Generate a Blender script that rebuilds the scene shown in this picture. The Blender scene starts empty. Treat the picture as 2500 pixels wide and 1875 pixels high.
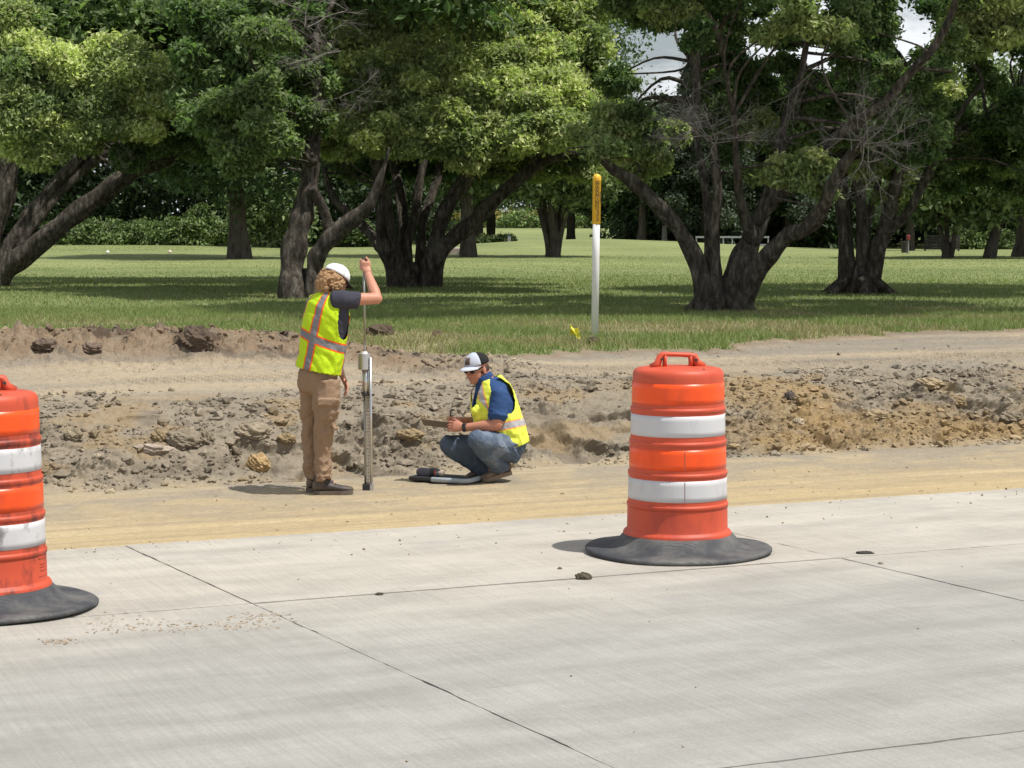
import bpy, math, random
import numpy as np
from mathutils import Vector, Matrix
R = math.radians
scene = bpy.context.scene
C = scene.collection

# ------------------------------------------------------------------ camera
F = 5000.0; CX, CY = 1250.0, 937.5; HZ = 550.0
CAM_Z = 1.72
PITCH = math.atan((CY - HZ) / F)
cam_d = bpy.data.cameras.new("camera"); cam = bpy.data.objects.new("camera", cam_d); C.objects.link(cam)
cam.location = (0, 0, CAM_Z); cam.rotation_euler = (math.pi/2 - PITCH, 0, 0)
cam_d.sensor_width = 36; cam_d.lens = 36 * F / 2500.0
cam_d.clip_start = 0.1; cam_d.clip_end = 3000
scene.camera = cam

# ------------------------------------------------------------------ sky and sun
SUN = Vector((0.40, -0.17, 0.90)).normalized()
sd = bpy.data.lights.new("sun", 'SUN'); sun = bpy.data.objects.new("sun", sd); C.objects.link(sun)
sd.energy = 4.9; sd.angle = R(0.5); sd.color = (1.0, 0.955, 0.89)
sun.rotation_euler = SUN.to_track_quat('Z', 'Y').to_euler()
w = bpy.data.worlds.new("World"); scene.world = w; w.use_nodes = True
nt = w.node_tree; N = nt.nodes; L = nt.links
for n in list(N): N.remove(n)
out = N.new('ShaderNodeOutputWorld'); bg = N.new('ShaderNodeBackground')
sky = N.new('ShaderNodeTexSky'); sky.sky_type = 'NISHITA'; sky.sun_disc = False
sky.sun_elevation = math.asin(SUN.z); sky.sun_rotation = math.atan2(SUN.x, SUN.y)
sky.air_density = 1.0; sky.dust_density = 1.2; sky.ozone_density = 1.0
tc = N.new('ShaderNodeTexCoord'); mp = N.new('ShaderNodeMapping'); mp.inputs['Scale'].default_value = (1, 1, 2.6)
cn = N.new('ShaderNodeTexNoise'); cn.inputs['Scale'].default_value = 5.5; cn.inputs['Detail'].default_value = 7; cn.inputs['Roughness'].default_value = 0.58
cr = N.new('ShaderNodeValToRGB'); cr.color_ramp.elements[0].position = 0.47; cr.color_ramp.elements[1].position = 0.58; cr.color_ramp.elements[0].color = (.22, .22, .22, 1)
mx = N.new('ShaderNodeMixRGB'); mx.inputs[2].default_value = (14.5, 15.0, 15.6, 1)
L.new(tc.outputs['Generated'], mp.inputs[0]); L.new(mp.outputs[0], cn.inputs['Vector']); sz_ = N.new('ShaderNodeSeparateXYZ'); L.new(tc.outputs['Generated'], sz_.inputs[0]); mm = N.new('ShaderNodeMapRange'); mm.inputs['From Min'].default_value = 0; mm.inputs['From Max'].default_value = .35; mm.inputs['To Min'].default_value = .11; mm.inputs['To Max'].default_value = 0; L.new(sz_.outputs['Z'], mm.inputs[0])
ad = N.new('ShaderNodeMath'); L.new(cn.outputs['Fac'], ad.inputs[0]); L.new(mm.outputs[0], ad.inputs[1]); L.new(ad.outputs[0], cr.inputs[0])
L.new(cr.outputs[0], mx.inputs[0]); L.new(sky.outputs[0], mx.inputs[1]); L.new(mx.outputs[0], bg.inputs[0])
bg.inputs[1].default_value = 0.066
L.new(bg.outputs[0], out.inputs[0])
scene.view_settings.view_transform = 'Standard'; scene.view_settings.look = 'None'
scene.view_settings.gamma = 1; scene.view_settings.exposure = 0.0
scene.render.engine = 'CYCLES'
scene.cycles.max_bounces = 7; scene.cycles.diffuse_bounces = 3; scene.cycles.transmission_bounces = 4
scene.cycles.transparent_max_bounces = 6

# ------------------------------------------------------------------ helpers
def ray(px, py):
    c, s = math.cos(PITCH), math.sin(PITCH); v = CY - py
    return Vector((px - CX, v * s + F * c, v * c - F * s))
def P(px, py, Y):
    "point where the line of sight through a photo pixel is Y metres away"
    r = ray(px, py); t = Y / r.y
    return Vector((r.x * t, Y, CAM_Z + r.z * t))
def G(px, py, z):
    r = ray(px, py); t = (z - CAM_Z) / r.z
    return Vector((r.x * t, r.y * t, z))
def tag(o, label=None, cat=None, group=None, kind=None):
    if label: o['label'] = label
    if cat: o['category'] = cat
    if group: o['group'] = group
    if kind: o['kind'] = kind
    return o
def empty(name, loc=(0, 0, 0), rz=0.0):
    o = bpy.data.objects.new(name, None); C.objects.link(o); o.location = loc; o.rotation_euler = (0, 0, rz)
    o.empty_display_size = 0.1
    return o
def sRGB(r, g, b):
    f = lambda c: (c/255/12.92) if c/255 <= 0.04045 else ((c/255+0.055)/1.055)**2.4
    return (f(r), f(g), f(b))
def np_mesh(name, V, faces, mat, parent=None, smooth=False, col=None, attrs=None):
    """V (n,3); faces (m,k) int array of equal-sized polygons, or a list of such arrays; world coordinates"""
    me = bpy.data.meshes.new(name)
    V = np.asarray(V, np.float32)
    if not isinstance(faces, list) or isinstance(faces[0], tuple): faces = [np.array(faces)]
    faces = [np.asarray(f, np.int32) for f in faces if len(f)]
    me.vertices.add(len(V)); me.vertices.foreach_set('co', V.ravel())
    idx = np.concatenate([f.ravel() for f in faces])
    tot = np.concatenate([np.full(len(f), f.shape[1], np.int32) for f in faces])
    start = np.concatenate([[0], np.cumsum(tot)[:-1]]).astype(np.int32)
    me.loops.add(len(idx)); me.loops.foreach_set('vertex_index', idx)
    me.polygons.add(len(tot)); me.polygons.foreach_set('loop_start', start); me.polygons.foreach_set('loop_total', tot)
    me.polygons.foreach_set('use_smooth', np.full(len(tot), bool(smooth)))
    me.update(calc_edges=True)
    if col is not None:
        a = me.color_attributes.new('Col', 'FLOAT_COLOR', 'POINT')
        c4 = np.ones((len(V), 4), np.float32); c4[:, :3] = col; a.data.foreach_set('color', c4.ravel())
    if attrs:
        for k, v in attrs.items():
            a = me.attributes.new(k, 'FLOAT', 'POINT'); a.data.foreach_set('value', np.asarray(v, np.float32))
    if mat is not None: me.materials.append(mat)
    o = bpy.data.objects.new(name, me); C.objects.link(o)
    if parent is not None:
        o.parent = parent; o.matrix_parent_inverse = parent_matrix(parent).inverted()
    return o
def parent_matrix(p):
    m = p.matrix_basis.copy()
    if p.parent is not None: m = parent_matrix(p.parent) @ p.matrix_parent_inverse @ m
    return m

class MB:
    "collects shapes, builds one mesh object"
    def __init__(s): s.v = []; s.f = {}; s.n = 0
    def add(s, V, Fc):
        V = np.asarray(V, float)
        for f in Fc: s.f.setdefault(len(f), []).append([i + s.n for i in f])
        s.v.append(V); s.n += len(V)
    def arrays(s):
        return np.concatenate(s.v), [np.array(x) for x in s.f.values()]
    def build(s, name, mat, parent=None, smooth=False, bevel=0):
        V, Fc = s.arrays()
        o = np_mesh(name, V, Fc, mat, parent, smooth)
        if bevel:
            m = o.modifiers.new('b', 'BEVEL'); m.width = bevel; m.segments = 2; m.limit_method = 'ANGLE'
        return o
    def box(s, c, size, rot=None):
        x, y, z = [k/2 for k in size]
        V = np.array([[a, b, d] for d in (-z, z) for b in (-y, y) for a in (-x, x)])
        if rot is not None: V = V @ np.array(rot.to_matrix() if hasattr(rot, 'to_matrix') else rot).T
        s.add(V + np.array(c), [(0,2,3,1),(4,5,7,6),(0,1,5,4),(2,6,7,3),(0,4,6,2),(1,3,7,5)])
    def ell(s, c, r, rot=None, seg=16, rings=10):
        V = []; Fc = []
        for i in range(1, rings):
            th = math.pi * i / rings
            for j in range(seg):
                a = 2*math.pi*j/seg; V.append((r[0]*math.sin(th)*math.cos(a), r[1]*math.sin(th)*math.sin(a), r[2]*math.cos(th)))
        V.append((0, 0, r[2])); V.append((0, 0, -r[2])); t = len(V)-2
        for i in range(rings-2):
            for j in range(seg):
                k = (j+1) % seg; Fc.append((i*seg+j, (i+1)*seg+j, (i+1)*seg+k, i*seg+k))
        for j in range(seg):
            k = (j+1) % seg; Fc.append((t, j, k)); Fc.append((t+1, (rings-2)*seg+k, (rings-2)*seg+j))
        V = np.array(V)
        if rot is not None: V = V @ np.array(rot).T
        s.add(V + np.array(c), Fc)
    def tube(s, pts, rad, seg=12, ref=None, cap=True, round_=0.0, wob=None):
        """pts list of 3-vectors, rad list of r or (a,b): a along ref, b across. round_>0 adds rounded ends"""
        pts = [Vector(p) for p in pts]; rad = [(r, r) if not hasattr(r, '__len__') else r for r in rad]
        if round_:
            d0 = (pts[0]-pts[1]).normalized(); d1 = (pts[-1]-pts[-2]).normalized(); a, b = rad[0]; c, d = rad[-1]
            m0 = min(a, b)*round_; m1 = min(c, d)*round_
            pts = [pts[0]+d0*m0, pts[0]+d0*m0*.75] + pts + [pts[-1]+d1*m1*.75, pts[-1]+d1*m1]
            rad = [(a*.3, b*.3), (a*.72, b*.72)] + rad + [(c*.72, d*.72), (c*.3, d*.3)]
        n = len(pts); V = []; Fc = []
        prev = Vector(ref).normalized() if ref is not None else None
        for i, p in enumerate(pts):
            t = (pts[min(i+1, n-1)] - pts[max(i-1, 0)]).normalized()
            if prev is None: prev = Vector((0, 0, 1)) if abs(t.z) < .8 else Vector((1, 0, 0))
            base = Vector(ref) if ref is not None else prev
            x = base - t*base.dot(t)
            if x.length < 1e-4: x = prev - t*prev.dot(t)
            x.normalize(); y = t.cross(x); prev = x
            for j in range(seg):
                a = 2*math.pi*j/seg; k = 1.0
                if wob is not None: k = wob(i, j, p)
                V.append(tuple(p + x*rad[i][0]*k*math.cos(a) + y*rad[i][1]*k*math.sin(a)))
        for i in range(n-1):
            for j in range(seg):
                k = (j+1) % seg; Fc.append((i*seg+j, i*seg+k, (i+1)*seg+k, (i+1)*seg+j))
        if cap: Fc.append(tuple(range(seg))[::-1]); Fc.append(tuple((n-1)*seg+j for j in range(seg)))
        s.add(V, Fc)
    def lathe(s, c, prof, seg=64, closed_top=False, axis_rot=None, wob=None):
        V = []; Fc = []
        for i, (r, z) in enumerate(prof):
            for j in range(seg):
                a = 2*math.pi*j/seg
                q = (r*math.cos(a), r*math.sin(a), z)
                if wob is not None: q = wob(q, a, i)
                V.append(q)
        n = len(prof)
        for i in range(n-1):
            for j in range(seg):
                k = (j+1) % seg; Fc.append((i*seg+j, i*seg+k, (i+1)*seg+k, (i+1)*seg+j))
        if closed_top: Fc.append(tuple((n-1)*seg+j for j in range(seg)))
        V = np.array(V)
        if axis_rot is not None: V = V @ np.array(axis_rot).T
        s.add(V + np.array(c), Fc)

def catmull(pts, rad, per=6):
    P_ = [Vector(p) for p in pts]; o = []; r = []
    P_ = [P_[0]*2-P_[1]] + P_ + [P_[-1]*2-P_[-2]]; rr = [rad[0]] + list(rad) + [rad[-1]]
    for i in range(1, len(P_)-2):
        for k in range(per):
            t = k/per; a, b, c, d = P_[i-1:i+3]
            o.append(0.5*((2*b)+(c-a)*t+(2*a-5*b+4*c-d)*t*t+(3*b-a-3*c+d)*t**3))
            r.append(rr[i]*(1-t)+rr[i+1]*t)
    o.append(P_[-2]); r.append(rr[-2])
    return o, r

# ---- vectorised noise
def _h(ix, iy, seed):
    n = (ix.astype(np.int64)*374761393 + iy.astype(np.int64)*668265263 + seed*1442695041) & 0xffffffff
    n = ((n ^ (n >> 13)) * 1274126177) & 0xffffffff
    n = ((n ^ (n >> 16)) * 2246822519) & 0xffffffff
    return ((n ^ (n >> 15)) & 0xffffff) / float(0xffffff)
def vn(x, y, seed=0):
    x = np.asarray(x, float); y = np.asarray(y, float)
    ix = np.floor(x); iy = np.floor(y); fx = x-ix; fy = y-iy
    fx = fx*fx*(3-2*fx); fy = fy*fy*(3-2*fy); ix = ix.astype(np.int64); iy = iy.astype(np.int64)
    a = _h(ix, iy, seed); b = _h(ix+1, iy, seed); c = _h(ix, iy+1, seed); d = _h(ix+1, iy+1, seed)
    return (a*(1-fx)+b*fx)*(1-fy) + (c*(1-fx)+d*fx)*fy
def fbm(x, y, oct=4, seed=0, gain=.5):
    s = 0; a = 1; t = 0
    for i in range(oct):
        s = s + a*vn(x*2**i+i*17.3, y*2**i-i*9.1, seed+i); t += a; a *= gain
    return s/t
def clods(x, y, seed=0, dens=1.0):
    "irregular stones: nearest jittered cell point, height of a faceted lump"
    ix = np.floor(x).astype(np.int64); iy = np.floor(y).astype(np.int64); best = np.zeros(x.shape)
    for dx in (-1, 0, 1):
        for dy in (-1, 0, 1):
            cx = ix+dx; cy = iy+dy
            px = cx + _h(cx, cy, seed); py = cy + _h(cx, cy, seed+1)
            r = 0.25+0.55*_h(cx, cy, seed+2); on = _h(cx, cy, seed+3) < dens
            an = _h(cx, cy, seed+4)*6.28; ax = x-px; ay = y-py
            qx = (ax*np.cos(an)+ay*np.sin(an)); qy = (-ax*np.sin(an)+ay*np.cos(an))*1.5
            d = np.maximum(np.abs(qx)*.9+np.abs(qy)*.35, np.abs(qy)*.95)/r
            tilt = 1 + .5*(_h(cx, cy, seed+5)-.5)*qx/r
            h = np.clip(1-d, 0, .6)*r*tilt*on
            best = np.maximum(best, h)
    return best

# ---- materials
def new_mat(name):
    m = bpy.data.materials.new(name); m.use_nodes = True
    for n in list(m.node_tree.nodes): m.node_tree.nodes.remove(n)
    return m, m.node_tree.nodes, m.node_tree.links
def nz(N, L, scale, detail=4, rough=.6, co=None, vec=None):
    n = N.new('ShaderNodeTexNoise'); n.inputs['Scale'].default_value = scale; n.inputs['Detail'].default_value = detail
    n.inputs['Roughness'].default_value = rough
    if co is not None:
        m = N.new('ShaderNodeMapping'); L.new(co, m.inputs[0])
        if vec is not None: m.inputs['Scale'].default_value = vec
        L.new(m.outputs[0], n.inputs['Vector'])
    return n.outputs['Fac']
def ramp(N, L, src, stops):
    r = N.new('ShaderNodeValToRGB'); e = r.color_ramp.elements
    while len(e) < len(stops): e.new(.5)
    for k, (p, c) in enumerate(stops):
        e[k].position = p; e[k].color = (*c, 1) if len(c) == 3 else c
    L.new(src, r.inputs[0]); return r.outputs[0]
def g3(v): return (v, v, v)
def mixc(N, L, fac, a, b, mode='MIX'):
    m = N.new('ShaderNodeMixRGB'); m.blend_type = mode
    for i, x in ((0, fac), (1, a), (2, b)):
        if hasattr(x, 'is_linked') or hasattr(x, 'links'): L.new(x, m.inputs[i])
        elif i == 0: m.inputs[0].default_value = x
        else: m.inputs[i].default_value = (*x, 1)
    return m.outputs[0]
def plain(name, col, rough=.6, metal=0.0, var=.15, nscale=30, bump=0.0, bscale=60, dirt=None, dscale=8, dthr=(.5, .65), spec=.5, co='Object', vec=None, sheen=0, coat=0):
    m, N, L = new_mat(name)
    b = N.new('ShaderNodeBsdfPrincipled'); o = N.new('ShaderNodeOutputMaterial'); L.new(b.outputs[0], o.inputs[0])
    tc = N.new('ShaderNodeTexCoord').outputs[co]
    f = nz(N, L, nscale, 5, .6, tc, vec)
    c = mixc(N, L, f, tuple(k*(1-var) for k in col), tuple(min(1, k*(1+var)) for k in col))
    if dirt is not None:
        d = ramp(N, L, nz(N, L, dscale, 6, .65, tc, vec), [(dthr[0], g3(0)), (dthr[1], g3(1))])
        c = mixc(N, L, d, c, dirt)
    L.new(c, b.inputs['Base Color']); b.inputs['Roughness'].default_value = rough; b.inputs['Metallic'].default_value = metal
    b.inputs['Specular IOR Level'].default_value = spec
    if coat: b.inputs['Coat Weight'].default_value = coat
    if bump:
        bn = N.new('ShaderNodeBump'); bn.inputs['Strength'].default_value = 1; bn.inputs['Distance'].default_value = bump
        L.new(nz(N, L, bscale, 5, .6, tc, vec), bn.inputs['Height']); L.new(bn.outputs[0], b.inputs['Normal'])
    return m

# ================================================================== GROUND
O2 = np.array([-2.40, 10.80]); TH = R(24.0)
UD = np.array([math.cos(TH), math.sin(TH)]); ND = np.array([-math.sin(TH), math.cos(TH)])
def us(X, Y):
    dx = X-O2[0]; dy = Y-O2[1]
    return dx*UD[0]+dy*UD[1], dx*ND[0]+dy*ND[1]
def XY(u, s): return O2[0]+u*UD[0]+s*ND[0], O2[1]+u*UD[1]+s*ND[1]
def grass_edge(u):
    b = np.interp(u, [-60, 1.5, 2.6, 4.3, 5.5, 6.3, 7.3, 8.3, 9.9, 12.4, 13.5, 60], [10.2, 10.25, 10.15, 9.75, 8.55, 8.35, 8.4, 8.3, 8.95, 9.45, 9.4, 9.6])
    return b + .35*(fbm(u*1.3, u*0+3, 4, 11)-.5) + .55*(fbm(u*5.5, u*0+8, 3, 12)-.5)*smooth(5, 6, u)
def smooth(a, b, x):
    t = np.clip((x-a)/(b-a), 0, 1); return t*t*(3-2*t)
def lawn_far(X, Y):
    z = .5*np.ones_like(X) + .25*(fbm(X/30, Y/30, 3, 5)-.5)*smooth(40, 60, Y)
    z += .55*np.exp(-((X-4.5)/8.5)**2-((Y-100)/8)**2)
    z += .35*np.exp(-((X+20)/12)**2-((Y-92)/14)**2)
    z += .9*smooth(115, 230, Y)
    return z
def height(u, s, fine=True):
    X, Y = XY(u, s)
    foot = .28*(fbm(u*.55, u*0, 3, 21)-.5)
    top = .45*(fbm(u*.5, u*0+7, 3, 22)-.5)
    ss = s - np.interp(s, [3, 4.8, 6.6, 8], [0, 1, 1, 0])*np.where(s < 5.7, foot, top)
    z = np.interp(ss, [-1, 0, .5, 2, 3, 4.7, 5.05, 5.6, 6.1, 6.6, 7.2, 8.0, 8.9, 10.5, 14], [-.05, -.035, -.10, -.27, -.30, -.30, -.22, .01, .14, .22, .29, .37, .44, .5, .5])
    far = lawn_far(X, Y); k = smooth(9.5, 16, s); z = z*(1-k) + far*k
    # soil ridge on the left
    env = np.interp(u, [-30, -2, 1.6, 2.9, 3.6, 4.3, 5.2, 6.2, 6.8], [.8, .8, .8, 1, .8, .5, .28, .12, 0])
    ridge = np.minimum(np.exp(-((s-grass_edge(u)+1.0)/.66)**2) * env * (.22 + .50*(fbm(u*1.9, s*1.7, 4, 31)-.45)), .29)
    z = z + np.maximum(ridge, 0)
    if not fine: return z
    bank = smooth(4.55, 4.95, ss)*(1-.65*smooth(5.6, 6.1, ss+.5*(fbm(u*.7, s*0+1, 3, 46)-.5)))*(1-smooth(6.5, 7.1, ss))
    bench = smooth(6.5, 7.0, ss)*(1-smooth(9.2, 9.8, s-grass_edge(u)+9.6))
    strip = 1-smooth(4.4, 5.0, ss)
    dirt = 1-smooth(-.1, .12, s-grass_edge(u))
    ru = smooth(.3, .62, fbm(u*.8+3, s*1.1, 3, 41))      # where the rubble is coarse
    ru2 = smooth(.42, .6, fbm(u*.45+9, s*.8+4, 3, 43))
    rough = bank*(.6+.9*ru) + np.minimum(np.maximum(ridge, 0)*9, 1.2) + bench*(.12+.25*smooth(.45, .6, fbm(u*.9, s*2, 3, 44)))
    rough = np.clip(rough, 0, 1.6)*dirt
    d = .13*(fbm(u*1.6, s*1.6, 3, 51)-.5)*bank + .018*rough*(fbm(u*9, s*9, 4, 52)-.5)
    wx = u+.03*(fbm(u*12, s*12, 2, 61)-.5); wy = s+.03*(fbm(u*12, s*12, 2, 62)-.5)
    d = d + rough*(.24*clods(wx*4.2, wy*4.2, 70, .22)*ru2*bank + .085*clods(wx*9, wy*9, 71, .5) + .045*clods(wx*16, wy*16, 75, .7) + .022*clods(wx*30, wy*30, 80, .9))
    # undercut pocket / overhanging clumps in the middle of the bank
    d = d - bank*.10*smooth(.62, .72, fbm(u*1.9+5, s*2.2, 2, 45))
    # wheel and grader streaks along the road
    st = strip + bench
    d = d + st*(.020*(fbm(u*.35, s*4.5, 3, 53)-.5) + .010*(fbm(u*1.5, s*16, 3, 54)-.5)+.006*(fbm(u*22, s*30, 3, 55)-.5)) + st*.010*clods(u*14, s*20, 90, .12)
    # caterpillar tread marks on the bench
    tr = bench*smooth(.45, .6, fbm(u*.3, s*2.0+2, 2, 56))*np.exp(-((s-7.35)/.28)**2)
    d = d + tr*.018*np.sin((u*1.0+s*.5)*2*math.pi/.13)
    d = d + (1-dirt)*.012*(fbm(u*6, s*6, 3, 57)-.5)
    return z + d
def ground_color(u, s, z):
    ge = grass_edge(u); foot = .28*(fbm(u*.55, u*0, 3, 21)-.5); top = .45*(fbm(u*.5, u*0+7, 3, 22)-.5)
    ss = s - np.interp(s, [3, 4.8, 6.6, 8], [0, 1, 1, 0])*np.where(s < 5.7, foot, top)
    def c(r, g, b): return np.array([r, g, b])
    sand = c(.425, .33, .19); sand2 = c(.32, .26, .165); pale = c(.56, .455, .29)
    bankc = c(.235, .20, .150); bankd = c(.135, .110, .080); orange = c(.27, .19, .095)
    benchc = c(.295, .245, .178); benchg = c(.235, .207, .165); soil = c(.17, .125, .083); dark = c(.085, .062, .045)
    def mix(a, b, k): return a*(1-k[..., None]) + b*k[..., None]
    n1 = fbm(u*.5, s*5, 4, 101); n2 = fbm(u*3, s*3, 4, 102); n3 = fbm(u*.9, s*1.4, 3, 103); n4 = fbm(u*12, s*12, 3, 104)
    col = mix(np.broadcast_to(sand, u.shape+(3,)), sand2, smooth(.45, .7, n1)*.7)
    col = mix(col, pale, smooth(.6, .75, fbm(u*.4, s*9, 3, 105))*.4)
    col = mix(col, benchg*1.1, smooth(1.6, 4.6, ss)*(.45+.4*smooth(.4, .6, n2)))
    bk = mix(np.broadcast_to(bankc, u.shape+(3,)), bankd, smooth(.5, .72, n2)*.55)
    og = smooth(.47, .63, fbm(u*.42+1.7, s*1.0, 3, 107)); og = og*smooth(5.5, 8.5, u)*.85 + .5*smooth(.60, .7, fbm(u*1.6, s*2.4, 3, 108))
    bk = mix(bk, orange, np.clip(og, 0, 1))
    bk = mix(bk, bankc*1.12, smooth(.5, .8, n4)*.35)
    col = mix(col, bk, smooth(4.5, 4.95, ss + .25*(n2-.5)))
    bn = mix(np.broadcast_to(benchc, u.shape+(3,)), benchg, smooth(.4, .65, n1))
    bn = mix(bn, pale, smooth(.5, .75, fbm(u*.3, s*2.6+2, 4, 109))*.15)
    col = mix(col, bn, smooth(6.35, 6.95, ss + .5*(n2-.5)))
    env = np.interp(u, [-30, -2, 1.6, 2.9, 3.6, 4.3, 5.2, 6.2, 6.8], [.8, .8, .8, 1, .8, .5, .3, .15, 0])
    rk = np.exp(-((s-ge+.95)/.80)**4)*smooth(.15, .45, env)
    so = mix(np.broadcast_to(soil*1.25, u.shape+(3,)), dark, smooth(.50, .62, fbm(u*2.2, s*2.6, 3, 111))*.9)
    so = mix(so, benchc*.8, smooth(.52, .7, n4)*.5)
    col = mix(col, so, np.clip(rk*1.3, 0, 1))
    col = mix(col, soil*1.15, np.exp(-((s-ge+.12)/.22)**2)*.6)
    # lawn
    X, Y = XY(u, s)
    g = mix(np.broadcast_to(c(.150, .185, .072), u.shape+(3,)), c(.195, .23, .098), smooth(.4, .62, fbm(X/3, Y/1.2, 4, 121)))
    g = mix(g, c(.26, .23, .13), smooth(.50, .66, fbm(X/1.2, Y/1.0, 4, 122))*(1-smooth(1, 9, s-ge))*.8)
    for bx, by, br in ((-9.9, 42.6, 1.0), (-3.6, 35.3, 1.1), (-2.0, 41.0, 1.2), (3.05, 30.0, .9), (6.3, 36.8, 1.0)):
        g = mix(g, c(.15, .115, .075), np.exp(-(((X-bx)/br)**2+((Y-by)/(br*1.3))**2))*.85)
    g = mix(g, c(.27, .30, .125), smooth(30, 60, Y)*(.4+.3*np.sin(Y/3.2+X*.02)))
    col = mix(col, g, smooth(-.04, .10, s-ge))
    return np.clip(col, 0, 1)*(.92+.16*n4[..., None])

def axis(fine0, fine1, step, lo, hi, ratio=1.16, far_max=14.0):
    a = list(np.arange(fine0, fine1, step)); d = step
    while a[-1] < hi: d = min(d*ratio, far_max); a.append(a[-1]+d)
    b = []; d = step; x = fine0
    while x > lo: d = min(d*ratio, far_max); x -= d; b.append(x)
    return np.array(b[::-1]+a)
u_ax = axis(-.9, 14.6, .0215, -300, 420); s_ax = axis(-.25, 10.8, .0215, -.3, 480)
s_ax = s_ax[s_ax > -.31]
U, S = np.meshgrid(u_ax, s_ax)
Z = height(U, S); colr = ground_color(U, S, Z)
GX, GY = XY(U, S)
_dd = (Z-height(U, S, False))*smooth(4.6, 5.1, S)*(1-smooth(6.6, 7.4, S)); GX = GX-ND[0]*_dd*.75; GY = GY-ND[1]*_dd*.75; Z = Z-_dd*.25
def grid_faces(ny, nx, mask):
    i = np.arange(ny*nx).reshape(ny, nx)
    q = np.stack([i[:-1, :-1], i[:-1, 1:], i[1:, 1:], i[1:, :-1]], -1).reshape(-1, 4)
    return q[mask.reshape(-1)]
def sub_mesh(V, q, col):
    used = np.unique(q); mp_ = np.full(len(V), -1, np.int64); mp_[used] = np.arange(len(used))
    return V[used], mp_[q], col[used]

def ground_mat(name, rough=.95, fine=160, bump=.004, var=.22, grassy=False):
    m, N, L = new_mat(name); b = N.new('ShaderNodeBsdfPrincipled'); o = N.new('ShaderNodeOutputMaterial'); L.new(b.outputs[0], o.inputs[0])
    at = N.new('ShaderNodeVertexColor'); at.layer_name = 'Col'; tc = N.new('ShaderNodeTexCoord').outputs['Object']
    f = nz(N, L, fine, 4, .7, tc); f2 = nz(N, L, fine*.22, 4, .65, tc)
    c = mixc(N, L, 1.0, at.outputs[0], ramp(N, L, f, [(.3, g3(1-var)), (.7, g3(1+var))]), 'MULTIPLY')
    c = mixc(N, L, 1.0, c, ramp(N, L, f2, [(.3, g3(1-var*.7)), (.7, g3(1+var*.6))]), 'MULTIPLY')
    if grassy:
        st = nz(N, L, .9, 5, .6, tc, (.22, 1.6, 1)); c = mixc(N, L, 1.0, c, ramp(N, L, st, [(.35, (.78, .82, .76)), (.65, (1.16, 1.12, 1.12))]), 'MULTIPLY')
    L.new(c, b.inputs['Base Color']); b.inputs['Roughness'].default_value = rough; b.inputs['Specular IOR Level'].default_value = .15
    bn = N.new('ShaderNodeBump'); bn.inputs['Distance'].default_value = bump; bn.inputs['Strength'].default_value = 1
    L.new(nz(N, L, fine*.6, 5, .7, tc), bn.inputs['Height']); L.new(bn.outputs[0], b.inputs['Normal'])
    return m
M_dirt = ground_mat('dirt'); M_lawn = ground_mat('lawn', fine=22, bump=.03, var=.15, grassy=True)
GV = np.stack([GX, GY, Z], -1).reshape(-1, 3); GC = colr.reshape(-1, 3)
cu = (U[:-1, :-1]+U[1:, 1:])/2; cs = (S[:-1, :-1]+S[1:, 1:])/2
m_l = cs > grass_edge(cu); m_b = (~m_l) & (cs > 4.75); m_s = (~m_l) & (~m_b)
ny, nx = U.shape
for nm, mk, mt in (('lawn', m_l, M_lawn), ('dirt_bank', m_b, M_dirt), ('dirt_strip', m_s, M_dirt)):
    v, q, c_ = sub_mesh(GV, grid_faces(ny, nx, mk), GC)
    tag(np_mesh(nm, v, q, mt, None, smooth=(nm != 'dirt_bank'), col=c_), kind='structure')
def zat(x, y):
    u, s = us(np.array([float(x)]), np.array([float(y)])); return float(height(u, s)[0])
def on(px, py, z0=.5, n=5):
    "ground point seen at a photo pixel"
    r_ = ray(px, py); Ys = np.concatenate([np.arange(9, 40, .02), np.arange(40, 300, .25)]); t = Ys/r_.y
    u_, s_ = us(r_.x*t, Ys); h_ = height(u_, s_); k = int(np.argmax(CAM_Z+r_.z*t <= h_))
    return Vector((r_.x*t[k], Ys[k], float(h_[k])))

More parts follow.
